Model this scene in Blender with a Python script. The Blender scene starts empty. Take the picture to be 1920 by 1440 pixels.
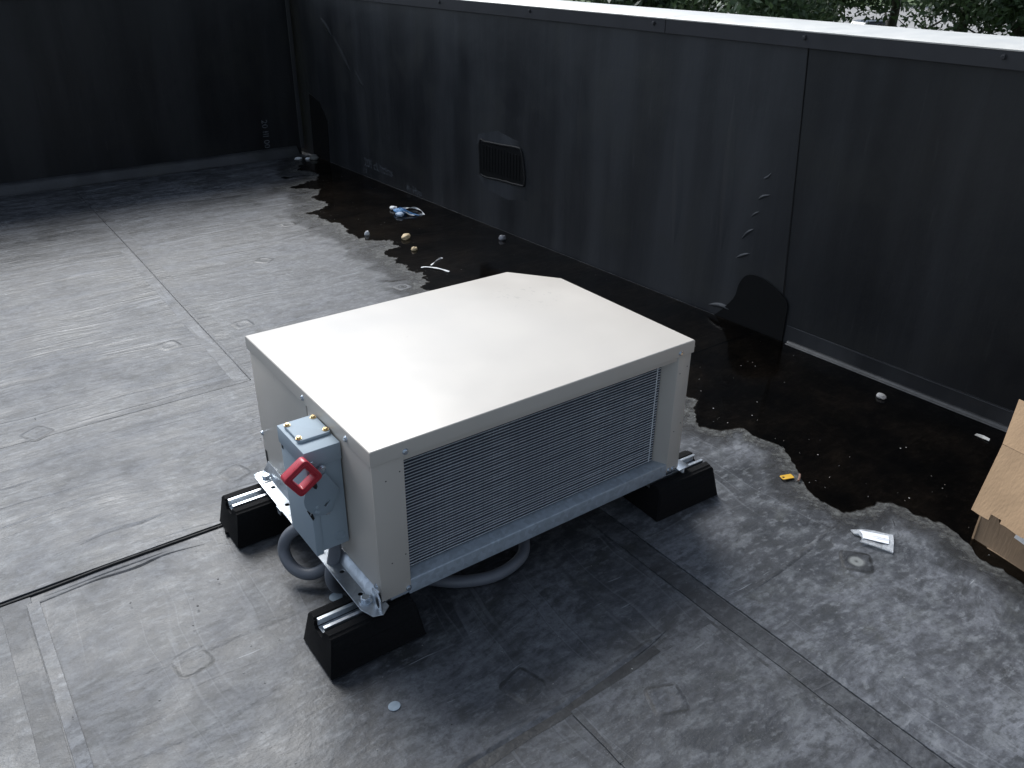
import bpy, bmesh, math, random
import numpy as np
from mathutils import Vector, Matrix, noise as mnoise

R = math.radians
random.seed(7); rng = np.random.default_rng(7)
scene = bpy.context.scene
COL = scene.collection

# ------------------------------------------------------------------ camera
cam_d = bpy.data.cameras.new("camera"); cam = bpy.data.objects.new("camera", cam_d); COL.objects.link(cam)
scene.camera = cam
PITCH, YAW, ROLL = 0.4855, 0.6353, 0.0103
fw = Vector((math.sin(YAW)*math.cos(PITCH), math.cos(YAW)*math.cos(PITCH), -math.sin(PITCH)))
rt = Vector((math.cos(YAW), -math.sin(YAW), 0)); up = rt.cross(fw)
r2 = rt*math.cos(ROLL) + up*math.sin(ROLL); u2 = -rt*math.sin(ROLL) + up*math.cos(ROLL)
M = Matrix((r2, u2, -fw)).transposed().to_4x4(); M.translation = Vector((-0.6155, -1.3207, 1.4354))
cam.matrix_world = M
cam_d.sensor_width = 36.0; cam_d.sensor_fit = 'HORIZONTAL'
cam_d.lens = 36.0*1562.5/1920.0
cam_d.clip_start = 0.02; cam_d.clip_end = 2000

# ------------------------------------------------------------------ sky, sun, exposure
SUN_EL, SUN_AZ = R(47), R(6)          # azimuth measured from +Y towards +X
world = bpy.data.worlds.new("World"); scene.world = world; world.use_nodes = True
wn = world.node_tree; wn.nodes.clear()
wo = wn.nodes.new('ShaderNodeOutputWorld'); bg = wn.nodes.new('ShaderNodeBackground')
sky = wn.nodes.new('ShaderNodeTexSky'); sky.sky_type = 'NISHITA'; sky.sun_disc = False
sky.sun_elevation = SUN_EL; sky.sun_rotation = SUN_AZ
sky.air_density = 1.0; sky.dust_density = 3.0; sky.ozone_density = 1.0; sky.altitude = 100
# thin broken cloud: whitens and softens the blue over the whole dome
tc = wn.nodes.new('ShaderNodeTexCoord')
cn = wn.nodes.new('ShaderNodeTexNoise'); cn.inputs['Scale'].default_value = 2.2; cn.inputs['Detail'].default_value = 6
cr = wn.nodes.new('ShaderNodeValToRGB'); cr.color_ramp.elements[0].position = .32; cr.color_ramp.elements[1].position = .62
cr.color_ramp.elements[0].color = (.35,)*3+(1,); cr.color_ramp.elements[1].color = (1,)*3+(1,)
bw = wn.nodes.new('ShaderNodeRGBToBW'); cm = wn.nodes.new('ShaderNodeMix'); cm.data_type = 'RGBA'
gain = wn.nodes.new('ShaderNodeVectorMath'); gain.operation = 'MULTIPLY'; gain.inputs[1].default_value = (1.08, 1.27, 1.55)
L = wn.links.new
L(tc.outputs['Generated'], cn.inputs['Vector']); L(cn.outputs['Fac'], cr.inputs['Fac'])
L(sky.outputs['Color'], bw.inputs['Color']); L(bw.outputs['Val'], gain.inputs[0])
L(cr.outputs['Color'], cm.inputs['Factor']); L(sky.outputs['Color'], cm.inputs['A']); L(gain.outputs[0], cm.inputs['B'])
L(cm.outputs['Result'], bg.inputs['Color']); bg.inputs['Strength'].default_value = 0.065
L(bg.outputs['Background'], wo.inputs['Surface'])

sun_d = bpy.data.lights.new("sun", 'SUN'); sun = bpy.data.objects.new("sun", sun_d); COL.objects.link(sun)
sun_d.energy = 1.5; sun_d.angle = R(30); sun_d.color = (1.0, 0.975, 0.93)
sd = Vector((math.sin(SUN_AZ)*math.cos(SUN_EL), math.cos(SUN_AZ)*math.cos(SUN_EL), math.sin(SUN_EL)))
sun.rotation_euler = sd.to_track_quat('Z', 'Y').to_euler(); sun.location = sd*30

vs = scene.view_settings
vs.view_transform = 'Standard'; vs.look = 'None'; vs.gamma = 1.0; vs.use_curve_mapping = False
vs.exposure = 1.2

# ------------------------------------------------------------------ helpers
def link(o): COL.objects.link(o); return o
def par(o, p):
    o.parent = p
    root = p; loc = Vector((0, 0, 0))
    while root is not None: loc += root.location; root = root.parent if False else None
    o.matrix_parent_inverse = WINV[p.name]
WINV = {}
def reg(o, loc=(0, 0, 0)): WINV[o.name] = Matrix.Translation(-Vector(loc))
def tag(o, label=None, cat=None, group=None, kind=None):
    if label: o['label'] = label
    if cat: o['category'] = cat
    if group: o['group'] = group
    if kind: o['kind'] = kind
    return o
def thing(name, label, cat, loc=(0, 0, 0), group=None):
    o = link(bpy.data.objects.new(name, None)); o.location = loc; o.empty_display_size = .05
    reg(o, loc); return tag(o, label, cat, group)
def from_bm(name, bm, mat, parent=None, smooth=False, angle=None, recalc=True):
    if recalc: bmesh.ops.recalc_face_normals(bm, faces=bm.faces)
    me = bpy.data.meshes.new(name); bm.to_mesh(me); bm.free()
    return from_me(name, me, mat, parent, smooth, angle)
def from_me(name, me, mat, parent=None, smooth=False, angle=None):
    if mat is not None and not me.materials:
        for m in (mat if isinstance(mat, (list, tuple)) else [mat]): me.materials.append(m)
    if smooth: 
        me.polygons.foreach_set('use_smooth', [True]*len(me.polygons))
        if angle is not None:
            me.set_sharp_from_angle(angle=angle)
    o = link(bpy.data.objects.new(name, me)); reg(o)
    if parent is not None: par(o, parent)
    return o
def box(name, lo, hi, mat, parent=None, bev=0.0, seg=2):
    bm = bmesh.new(); add_box(bm, lo, hi)
    if bev: bmesh.ops.bevel(bm, geom=bm.edges[:], offset=bev, segments=seg, affect='EDGES', profile=.5)
    return from_bm(name, bm, mat, parent, smooth=bool(bev), angle=R(40))
def add_box(bm, lo, hi):
    x0, y0, z0 = lo; x1, y1, z1 = hi
    v = [bm.verts.new(p) for p in ((x0,y0,z0),(x1,y0,z0),(x1,y1,z0),(x0,y1,z0),(x0,y0,z1),(x1,y0,z1),(x1,y1,z1),(x0,y1,z1))]
    for f in ((3,2,1,0),(4,5,6,7),(0,1,5,4),(1,2,6,5),(2,3,7,6),(3,0,4,7)): bm.faces.new([v[i] for i in f])
    return v
def prism(name, pts, axis, a0, a1, mat, parent=None, bev=0.0, holes=(), smooth=True, seg=2):
    """polygon (2-D points) with holes, extruded along axis from a0 to a1"""
    def P(p, a):
        return {'z': (p[0], p[1], a), 'y': (p[0], a, p[1]), 'x': (a, p[0], p[1])}[axis]
    bm = bmesh.new()
    def loops(a):
        es = []; vl = []
        for lp in [pts]+list(holes):
            vs_ = [bm.verts.new(P(p, a)) for p in lp]; vl.append(vs_)
            es += [bm.edges.new((vs_[i], vs_[(i+1) % len(vs_)])) for i in range(len(vs_))]
        bmesh.ops.triangle_fill(bm, use_beauty=True, edges=es)
        return vl
    if holes:
        A = loops(a0); B = loops(a1)
    else:
        A = [[bm.verts.new(P(p, a0)) for p in pts]]; B = [[bm.verts.new(P(p, a1)) for p in pts]]
        bm.faces.new(A[0]); bm.faces.new(B[0])
    for la, lb in zip(A, B):
        n = len(la)
        for i in range(n): bm.faces.new((la[i], la[(i+1) % n], lb[(i+1) % n], lb[i]))
    bmesh.ops.recalc_face_normals(bm, faces=bm.faces)
    if bev:
        es = [e for e in bm.edges if e.is_manifold and e.calc_face_angle(0) > R(25)]
        bmesh.ops.bevel(bm, geom=es, offset=bev, segments=seg, affect='EDGES', profile=.5)
    return from_bm(name, bm, mat, parent, smooth=smooth, angle=R(35))
def circ(cx, cy, r, n=20, ry=None, a0=0):
    ry = ry or r
    return [(cx+r*math.cos(a0+2*math.pi*i/n), cy+ry*math.sin(a0+2*math.pi*i/n)) for i in range(n)]
def rrect(x0, y0, x1, y1, r, n=4):
    p = []
    for cx, cy, a in ((x1-r, y1-r, 0), (x0+r, y1-r, 90), (x0+r, y0+r, 180), (x1-r, y0+r, 270)):
        for i in range(n+1):
            t = R(a+90*i/n); p.append((cx+r*math.cos(t), cy+r*math.sin(t)))
    return p
def catmull(P, n=10):
    P = [Vector(p) for p in P]; P = [2*P[0]-P[1]]+P+[2*P[-1]-P[-2]]; out = []
    for i in range(1, len(P)-2):
        for k in range(n):
            t = k/n; a, b, c, d = P[i-1:i+3]
            out.append(.5*((2*b)+(c-a)*t+(2*a-5*b+4*c-d)*t*t+(3*b-a-3*c+d)*t**3))
    return out+[P[-2]]
def tube_bm(bm, path, rad, seg=14, cap=True, rfun=None):
    path = [Vector(p) for p in path]; rings = []
    t = (path[1]-path[0]).normalized(); nrm = t.orthogonal().normalized()
    for i, p in enumerate(path):
        a = path[max(i-1, 0)]; b = path[min(i+1, len(path)-1)]; t = (b-a).normalized()
        nrm = (nrm-t*nrm.dot(t)).normalized(); bn = t.cross(nrm)
        rr = rfun(i/(len(path)-1)) if rfun else rad
        rings.append([bm.verts.new(p+(nrm*math.cos(2*math.pi*k/seg)+bn*math.sin(2*math.pi*k/seg))*rr) for k in range(seg)])
    for A, B in zip(rings, rings[1:]):
        for k in range(seg): bm.faces.new((A[k], A[(k+1) % seg], B[(k+1) % seg], B[k]))
    if cap:
        bm.faces.new(rings[0][::-1]); bm.faces.new(rings[-1])
def tube(name, path, rad, mat, parent=None, seg=14, rfun=None):
    bm = bmesh.new(); tube_bm(bm, path, rad, seg, True, rfun)
    return from_bm(name, bm, mat, parent, smooth=True, angle=R(60))

# ------------------------------------------------------------------ materials
class NT:
    def __init__(s, name):
        s.m = bpy.data.materials.new(name); s.m.use_nodes = True; s.t = s.m.node_tree; s.t.nodes.clear()
        s.out = s.t.nodes.new('ShaderNodeOutputMaterial')
    def n(s, typ, ins=None, **props):
        nd = s.t.nodes.new('ShaderNode'+typ)
        for k, v in props.items(): setattr(nd, k, v)
        for k, v in (ins or {}).items():
            if hasattr(v, 'is_linked') or isinstance(v, bpy.types.NodeSocket): s.t.links.new(v, nd.inputs[k])
            else: nd.inputs[k].default_value = v
        return nd
    def pos(s): return s.n('NewGeometry').outputs['Position']
    def obj(s): return s.n('TexCoord').outputs['Object']
    def scaled(s, vec, sc, loc=(0, 0, 0), rot=(0, 0, 0)):
        return s.n('Mapping', {'Vector': vec, 'Scale': sc, 'Location': loc, 'Rotation': rot}).outputs[0]
    def noise(s, vec, scale, detail=4, rough=.55, dist=0.0):
        return s.n('TexNoise', {'Vector': vec, 'Scale': scale, 'Detail': detail, 'Roughness': rough, 'Distortion': dist}).outputs['Fac']
    def ramp(s, fac, stops, interp='LINEAR'):
        nd = s.n('ValToRGB', {'Fac': fac}); r = nd.color_ramp; r.interpolation = interp
        while len(r.elements) < len(stops): r.elements.new(.5)
        for e, (p, c) in zip(r.elements, stops):
            e.position = p; e.color = (c, c, c, 1) if isinstance(c, (int, float)) else (*c, 1)
        return nd.outputs['Color']
    def mix(s, f, a, b, blend='MIX'):
        nd = s.n('Mix', data_type='RGBA', blend_type=blend)
        for k, v in (('Factor', f), ('A', a), ('B', b)):
            if isinstance(v, bpy.types.NodeSocket): s.t.links.new(v, nd.inputs[k])
            elif k == 'Factor': nd.inputs[0].default_value = v
            else: nd.inputs[6 if k == 'A' else 7].default_value = (*v, 1) if len(v) == 3 else v
        for k, v in (('A', a), ('B', b)):
            if isinstance(v, bpy.types.NodeSocket):
                for l in list(s.t.links):
                    if l.to_node == nd and l.to_socket.name == k: s.t.links.remove(l)
                s.t.links.new(v, nd.inputs[6 if k == 'A' else 7])
        return nd.outputs[2]
    def math(s, op, a, b=0.0, clamp=False):
        nd = s.n('Math', operation=op, use_clamp=clamp)
        for i, v in enumerate((a, b)):
            if isinstance(v, bpy.types.NodeSocket): s.t.links.new(v, nd.inputs[i])
            else: nd.inputs[i].default_value = v
        return nd.outputs[0]
    def bump(s, h, strength=.3, dist=.01):
        return s.n('Bump', {'Height': h, 'Strength': strength, 'Distance': dist}).outputs[0]
    def bsdf(s, **ins):
        nd = s.n('BsdfPrincipled')
        for k, v in ins.items():
            k = k.replace('_', ' ')
            if isinstance(v, bpy.types.NodeSocket): s.t.links.new(v, nd.inputs[k])
            else: nd.inputs[k].default_value = (*v, 1) if isinstance(v, (tuple, list)) and len(v) == 3 and 'Color' in k else v
        s.t.links.new(nd.outputs[0], s.out.inputs['Surface']); return nd
    def surf(s, sh): s.t.links.new(sh, s.out.inputs['Surface'])

def simple(name, col, rough=.5, metal=0.0, var=.12, scale=40, bump=0.0, spec=.5):
    t = NT(name); p = t.obj(); n = t.noise(p, scale, 5)
    lo = tuple(c*(1-var) for c in col); hi = tuple(min(1, c*(1+var)) for c in col)
    c = t.ramp(n, [(.3, lo), (.7, hi)])
    ins = dict(Base_Color=c, Roughness=t.ramp(n, [(.3, max(.02, rough-.06)), (.7, min(1, rough+.06))]), Metallic=metal, Specular_IOR_Level=spec)
    if bump: ins['Normal'] = t.bump(t.noise(p, scale*3, 4), bump, .002)
    t.bsdf(**ins); return t.m

# weathered single-ply roof membrane (floor)
def floor_mat(name, tone=1.0, off=(0, 0, 0), plate=None, near=False):
    t = NT(name); p = t.n('VectorMath', {0: t.pos(), 1: off}, operation='ADD').outputs[0]
    wp = t.n('VectorMath', {0: p, 1: t.n('VectorMath', {0: t.n('TexNoise', {'Vector': p, 'Scale': 1.3, 'Detail': 3}).outputs['Color'], 1: (.16, .16, .16)}, operation='MULTIPLY').outputs[0]}, operation='ADD').outputs[0]
    streak = t.noise(t.scaled(wp, (1.5, 4.0, 1) if near else (1.1, 9, 1)), 2.0 if near else 1.7, 9, .66 if near else .62)
    streak2 = t.noise(t.scaled(wp, (5, 16, 1) if near else (2.2, 26, 1)), 1.6, 6, .65)
    blot = t.noise(wp, 3.4, 9, .66)
    blot2 = t.noise(t.scaled(wp, (1, 1.5, 1)), 11, 7, .62)
    fine = t.noise(p, 120, 4, .6)
    c = t.ramp(streak, [(.34, (.030, .031, .034)), (.48, (.068, .069, .074)), (.60, (.105, .106, .112)), (.70, (.135, .136, .142))])
    c = t.mix(t.ramp(blot, [(.40, .75), (.56, 0.0)]), c, (.022, .023, .025))
    c = t.mix(t.ramp(blot2, [(.50, 0.0), (.62, .55)]), c, (.120, .122, .122))
    c = t.mix(t.ramp(blot2, [(.36, .65), (.46, 0.0)]), c, (.022, .0225, .022))
    c = t.mix(t.ramp(streak2, [(.58, 0.0), (.72, .5)]), c, (.15, .15, .155))
    c = t.mix(t.ramp(streak2, [(.34, .5), (.44, 0.0)]), c, (.024, .025, .027))
    c = t.mix(t.ramp(t.noise(p, 5.5, 8, .7), [(.56, 0.0), (.66, .45)]), c, (.048, .048, .038))
    mot = t.noise(t.scaled(wp, (1, 1.7, 1)), 34, 5, .6)
    c = t.mix(t.ramp(mot, [(.38, .60), (.48, 0.0)]), c, (.032, .033, .034))
    c = t.mix(t.ramp(mot, [(.54, 0.0), (.66, .5)]), c, (.165, .167, .168))
    c = t.mix(t.ramp(fine, [(.40, .30), (.5, 0.0)]), c, (.02, .02, .02))
    c = t.mix(t.ramp(t.noise(p, 260, 2), [(.66, 0.0), (.72, .45)]), c, (.20, .20, .20))
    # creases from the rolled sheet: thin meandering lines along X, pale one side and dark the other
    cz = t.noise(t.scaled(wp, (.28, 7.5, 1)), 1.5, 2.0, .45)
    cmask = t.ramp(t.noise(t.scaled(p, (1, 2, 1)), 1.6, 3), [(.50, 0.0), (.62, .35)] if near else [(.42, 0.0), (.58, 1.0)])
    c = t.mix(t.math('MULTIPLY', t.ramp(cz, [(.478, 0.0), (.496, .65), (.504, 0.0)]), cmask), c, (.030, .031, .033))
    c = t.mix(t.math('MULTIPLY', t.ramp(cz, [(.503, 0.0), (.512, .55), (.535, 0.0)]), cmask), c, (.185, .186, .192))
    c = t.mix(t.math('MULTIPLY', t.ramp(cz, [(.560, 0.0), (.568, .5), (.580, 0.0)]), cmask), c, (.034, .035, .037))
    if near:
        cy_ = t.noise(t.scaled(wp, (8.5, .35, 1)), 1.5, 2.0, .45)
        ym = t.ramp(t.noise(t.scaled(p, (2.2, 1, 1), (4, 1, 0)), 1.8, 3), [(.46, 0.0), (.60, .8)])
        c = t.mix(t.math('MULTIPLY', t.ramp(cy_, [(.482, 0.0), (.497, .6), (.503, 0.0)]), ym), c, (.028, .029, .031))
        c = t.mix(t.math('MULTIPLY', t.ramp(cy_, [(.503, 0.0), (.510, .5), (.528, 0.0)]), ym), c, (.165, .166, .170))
    # scuffs: sparse pale scratches
    sc = t.noise(t.scaled(wp, (6, 70, 1), rot=(0, 0, .5)), 1.4, 2, .5)
    msk = t.noise(p, 2.6, 2)
    c = t.mix(t.math('MULTIPLY', t.ramp(sc, [(.70, 0.0), (.74, 1.0)]), t.ramp(msk, [(.5, 0.0), (.6, .55)])), c, (.30, .30, .30))
    tint = (tone*.96, tone, tone*1.06)
    c = t.n('VectorMath', {0: c, 1: tint}, operation='MULTIPLY').outputs[0]
    if False: c = t.n('VectorMath', {0: c, 1: (tone,)*3}, operation='MULTIPLY').outputs[0]
    if plate:                                   # dirt caught round the plate telegraphing through
        o = t.obj(); sx = t.n('SeparateXYZ', {0: o}); n = t.noise(p, 45, 4)
        jit = t.math('MULTIPLY', t.math('SUBTRACT', n, .5), .007)
        cheb = t.math('ADD', t.math('MAXIMUM', t.math('ABSOLUTE', sx.outputs[0]), t.math('ABSOLUTE', sx.outputs[1])), jit)
        rad = t.math('ADD', t.n('VectorMath', {0: o}, operation='LENGTH').outputs['Value'], jit)
        br = t.ramp(n, [(.36, .15), (.58, 1.0)])
        if plate == 'pale': c = t.mix(t.ramp(rad, [(.017, .85), (.022, 0.0)]), c, (.21, .22, .215))
        c = t.mix(t.math('MULTIPLY', t.ramp(cheb, [(.0315, 0.0), (.0345, .9), (.0375, .8), (.042, 0.0)]), br), c, (.017, .017, .016))
        c = t.mix(t.math('MULTIPLY', t.ramp(rad, [(.018, 0.0), (.0205, .7), (.024, 0.0)]), br), c, (.026, .026, .025))
        c = t.mix(t.ramp(rad, [(.002, .9), (.005, 0.0)]), c, (.02, .02, .02))
    h = t.math('ADD', t.math('MULTIPLY', streak, .7), t.math('ADD', t.math('MULTIPLY', blot2, .35), t.math('MULTIPLY', fine, .10)))
    rough = t.math('ADD', t.ramp(blot, [(.36, .36), (.64, .54)]), t.ramp(streak, [(.35, .0), (.65, .10)]))
    t.bsdf(Base_Color=c, Roughness=rough, Specular_IOR_Level=.40, Normal=t.bump(t.math('ADD', h, t.math('ADD', t.math('MULTIPLY', mot, .12), t.math('MULTIPLY', t.ramp(cz, [(.48, 0.0), (.505, 1.0), (.54, 0.0)]), t.math('MULTIPLY', cmask, .22)))), .5, .012))
    return t.m
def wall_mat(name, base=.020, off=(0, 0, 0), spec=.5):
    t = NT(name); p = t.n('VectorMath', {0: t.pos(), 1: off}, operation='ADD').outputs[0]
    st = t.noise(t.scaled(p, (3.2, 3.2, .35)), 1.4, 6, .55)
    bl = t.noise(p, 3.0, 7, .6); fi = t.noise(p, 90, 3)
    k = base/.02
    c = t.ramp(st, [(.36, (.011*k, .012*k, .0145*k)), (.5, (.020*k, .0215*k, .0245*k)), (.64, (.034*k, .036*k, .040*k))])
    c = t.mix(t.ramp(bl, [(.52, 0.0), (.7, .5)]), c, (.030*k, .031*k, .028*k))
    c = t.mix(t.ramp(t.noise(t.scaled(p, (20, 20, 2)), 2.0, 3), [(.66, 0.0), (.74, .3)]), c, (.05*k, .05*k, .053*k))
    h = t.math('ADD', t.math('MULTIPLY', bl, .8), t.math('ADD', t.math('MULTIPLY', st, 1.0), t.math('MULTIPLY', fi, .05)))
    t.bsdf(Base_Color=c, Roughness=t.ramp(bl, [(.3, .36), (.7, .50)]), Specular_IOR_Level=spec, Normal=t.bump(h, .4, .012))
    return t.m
M_floor = floor_mat('weathered_membrane', .95, near=True); M_floor_b = floor_mat('weathered_membrane_b', .90, (3.1, 1.7, 0), near=True); M_floor_d = floor_mat('cover_strip_membrane', .68, (7.3, 2.2, 0), near=True); M_floor_k = floor_mat('dark_lap_membrane', .36, (6.1, 4.4, 0), near=True); M_far = floor_mat('weathered_membrane_far'); M_far_b = floor_mat('weathered_membrane_far_b', .92, (3.1, 1.7, 0))
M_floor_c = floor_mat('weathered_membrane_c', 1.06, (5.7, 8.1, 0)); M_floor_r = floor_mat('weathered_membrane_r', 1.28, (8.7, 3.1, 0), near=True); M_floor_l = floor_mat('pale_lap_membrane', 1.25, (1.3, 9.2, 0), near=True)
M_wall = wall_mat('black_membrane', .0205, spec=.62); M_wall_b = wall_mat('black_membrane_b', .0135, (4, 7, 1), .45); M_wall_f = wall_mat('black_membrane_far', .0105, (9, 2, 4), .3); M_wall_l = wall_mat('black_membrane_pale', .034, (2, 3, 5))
M_flash = simple('uncured_flashing', (.0035, .0037, .004), .75, var=.3, scale=30, bump=.2, spec=.25)
M_mastic = simple('mastic', (.004, .004, .0045), .7, scale=60, bump=.3)

def paint_mat(name, col, rough, spot=None, spec=.5):
    t = NT(name); p = t.obj()
    n = t.noise(p, 6, 6, .6); f = t.noise(p, 500, 2)
    c = t.ramp(n, [(.3, tuple(x*.955 for x in col)), (.7, col)])
    # handling smudges and scuffs
    sm = t.noise(t.scaled(p, (1, 2.2, 1), rot=(0, 0, .4)), 14, 3, .5)
    ms = t.noise(p, 3.1, 2)
    k = t.math('MULTIPLY', t.ramp(sm, [(.685, 0.0), (.72, 1.0)]), t.ramp(ms, [(.53, 0.0), (.6, .5)]))
    if spot:                                    # finger marks and rubs where the lid was handled
        dd = t.n('VectorMath', {0: p, 1: spot}, operation='DISTANCE').outputs['Value']
        k2 = t.math('MULTIPLY', t.ramp(t.noise(t.scaled(p, (1.6, 1, 1), rot=(0, 0, .9)), 42, 3, .55), [(.60, 0.0), (.66, 1.0)]), t.ramp(dd, [(.03, .5), (.13, 0.0)]))
        k = t.math('MAXIMUM', k, k2)
        dust = t.ramp(t.noise(p, 2.4, 7, .65), [(.42, 0.0), (.72, .16)])
        c = t.mix(dust, c, (.50, .46, .40))
    c = t.mix(k, c, tuple(x*.62 for x in col))
    t.bsdf(Base_Color=c, Roughness=t.ramp(n, [(.3, rough-.05), (.7, rough+.07)]), Specular_IOR_Level=spec,
           Normal=t.bump(t.math('ADD', t.math('MULTIPLY', t.noise(p, 3.5, 2), 6.0), t.math('MULTIPLY', f, .12)), .12, .004))
    return t.m
M_beige = paint_mat('beige_enamel', (.575, .530, .470), .33, (.78, .50, .52))
M_galv = None
def galv(name, col=(.62, .66, .70), rough=.33, metal=.9):
    t = NT(name); p = t.obj()
    v = t.n('TexVoronoi', {'Vector': p, 'Scale': 90.0}).outputs['Color']
    b = t.n('RGBToBW', {'Color': v}).outputs[0]
    c = t.ramp(b, [(.2, tuple(x*.8 for x in col)), (.8, col)])
    n = t.noise(p, 18, 5)
    c = t.mix(t.ramp(n, [(.5, 0.0), (.7, .35)]), c, tuple(x*.6 for x in col))
    t.bsdf(Base_Color=c, Metallic=metal, Roughness=t.ramp(n, [(.3, rough-.08), (.7, rough+.12)]))
    return t.m
M_galv = galv('galvanised_steel'); M_galv_d = galv('galvanised_rail', (.46, .52, .58), .45, .25); M_zinc = galv('zinc_screw', (.72, .78, .84), .22)
M_brass = simple('brass_screw', (.70, .52, .28), .25, 1.0, .15, 200)
M_dark = simple('dark_void', (.01, .01, .012), .7)
M_rubber = simple('recycled_rubber', (.0055, .0055, .006), .88, var=.7, scale=200, bump=1.0, spec=.22)
M_grey = paint_mat('grey_enamel', (.33, .395, .445), .55, None, .22); M_grey_shade = paint_mat('grey_enamel_plate_shade', (.255, .31, .355), .5, None, .3)  # plate grey is darkened to stand in for shadow round its edges
M_red = simple('red_plastic', (.44, .028, .045), .32, var=.08)
M_conduit = simple('grey_pvc_conduit', (.135, .145, .165), .42, var=.06)
M_white = simple('white_scrap', (.72, .73, .74), .6)
M_tan = simple('tan_stone', (.55, .43, .26), .7, var=.2, scale=120)
M_blue = simple('blue_cloth', (.10, .25, .48), .7, var=.3, scale=60)
M_yellow = simple('yellow_plastic', (.62, .36, .04), .4)
M_brown = simple('brown_stick', (.20, .12, .09), .8)
M_bluegrey = simple('knockout_zinc', (.30, .36, .41), .65, .0, spec=.2)
M_paper = simple('paper_slip', (.78, .80, .84), .7, var=.04, scale=90)
def card_mat(name, col):
    t = NT(name); p = t.obj()
    fl = t.noise(t.scaled(p, (1, 1, 1)), 6, 6, .6); fi = t.noise(p, 150, 3); w = t.noise(t.scaled(p, (160, 160, 1)), 1, 1)
    c = t.ramp(fl, [(.3, tuple(x*.80 for x in col)), (.7, tuple(x*1.08 for x in col))])
    c = t.mix(t.ramp(fi, [(.66, 0.0), (.72, .35)]), c, tuple(x*.45 for x in col))
    t.bsdf(Base_Color=c, Roughness=.85, Specular_IOR_Level=.2, Normal=t.bump(t.math('ADD', w, fl), .25, .003)); return t.m
M_card = card_mat('corrugated_card', (.47, .315, .19)); M_card_shade = card_mat('shaded_card', (.27, .19, .125))  # second brown is darkened to paint in the shade under the flap

# coil face: vertical aluminium fins with dark gaps
def coil_mat():
    t = NT('coil_fins'); p = t.obj()
    w = t.n('TexWave', {'Vector': p, 'Scale': 120.0, 'Distortion': .6, 'Detail': 1.0}, bands_direction='X').outputs['Fac']
    n = t.noise(p, 25, 4)
    c = t.ramp(w, [(.3, (.012, .016, .026)), (.8, (.06, .07, .095))])
    c = t.mix(t.ramp(n, [(.5, 0.0), (.75, .5)]), c, (.02, .022, .03))
    t.bsdf(Base_Color=c, Roughness=.45, Metallic=.5, Normal=t.bump(w, .5, .002)); return t.m
M_coil = coil_mat()
M_fin = simple('aluminium_fin_edge', (.80, .83, .88), .38, .35, .2, 300)
M_cop_top = simple('coping_top_metal', (.66, .64, .59), .42, .25, .06, 12)
M_cop_face = simple('coping_face_bronze', (.030, .030, .034), .45, .0, .10, 12)

# ------------------------------------------------------------------ roof surface
def RW(y, d=0.0, z=0.0): return (2.145-.04*y-d, y, z)          # right parapet, d = distance in front of its face
def LW(x, d=0.0, z=0.0): return (x, 4.80+.013*x-d, z)          # far parapet
def wob(p, q, n, amp, seed, closed=False):
    """points from p to q with small sideways irregularity"""
    out = []
    for i in range(n):
        t = i/n; x = p[0]+(q[0]-p[0])*t; y = p[1]+(q[1]-p[1])*t
        e = min(1, min(t, 1-t)*n/2) if n > 1 else 0
        o = amp*e*(mnoise.noise((x*5+seed, y*5, seed))+.5*mnoise.noise((x*17, y*17+seed, 3)))
        dx, dy = q[0]-p[0], q[1]-p[1]; l = math.hypot(dx, dy) or 1
        out.append((x-dy/l*o, y+dx/l*o))
    return out
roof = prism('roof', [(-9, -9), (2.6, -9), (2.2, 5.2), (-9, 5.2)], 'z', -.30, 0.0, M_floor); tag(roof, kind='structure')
def sheet(corners, z0, z1, mat, seed, amp=.004, label=None):
    pts = []
    for i, c in enumerate(corners):
        d = corners[(i+1) % len(corners)]; L_ = math.hypot(d[0]-c[0], d[1]-c[1])
        pts += wob(c, d, max(2, min(90, int(L_/.04))), amp, seed+i)
    o = prism('membrane_sheet', pts, 'z', z0, z1, mat, roof, bev=min(.0012, (z1-z0)*.35), seg=1)
    if label: o['label'] = label
    return o
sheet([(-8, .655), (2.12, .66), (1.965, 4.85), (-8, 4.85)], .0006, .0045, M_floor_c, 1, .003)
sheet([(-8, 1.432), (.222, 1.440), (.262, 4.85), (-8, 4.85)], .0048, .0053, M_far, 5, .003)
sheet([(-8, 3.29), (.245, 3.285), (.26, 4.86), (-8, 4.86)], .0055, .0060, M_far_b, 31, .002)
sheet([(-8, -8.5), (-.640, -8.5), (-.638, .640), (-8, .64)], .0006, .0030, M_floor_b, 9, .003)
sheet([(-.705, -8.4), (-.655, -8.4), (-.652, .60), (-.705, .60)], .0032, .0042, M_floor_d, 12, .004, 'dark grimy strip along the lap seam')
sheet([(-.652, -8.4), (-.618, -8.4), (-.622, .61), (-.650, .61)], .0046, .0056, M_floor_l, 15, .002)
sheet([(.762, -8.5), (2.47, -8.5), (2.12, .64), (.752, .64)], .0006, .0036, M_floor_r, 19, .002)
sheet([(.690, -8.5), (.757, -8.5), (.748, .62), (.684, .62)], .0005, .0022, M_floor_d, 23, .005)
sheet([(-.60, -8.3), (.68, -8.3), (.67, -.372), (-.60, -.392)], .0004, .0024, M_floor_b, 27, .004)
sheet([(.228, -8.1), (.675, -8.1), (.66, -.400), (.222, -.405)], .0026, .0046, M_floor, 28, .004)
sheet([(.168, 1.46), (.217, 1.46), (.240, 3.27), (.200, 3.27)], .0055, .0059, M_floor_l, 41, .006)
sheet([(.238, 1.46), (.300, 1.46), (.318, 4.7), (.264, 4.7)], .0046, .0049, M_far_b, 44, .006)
sheet([(.2205, -.56), (.2300, -.56), (.2360, -.415), (.2200, -.412)], .0048, .0053, M_floor_d, 47, .004)
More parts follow.
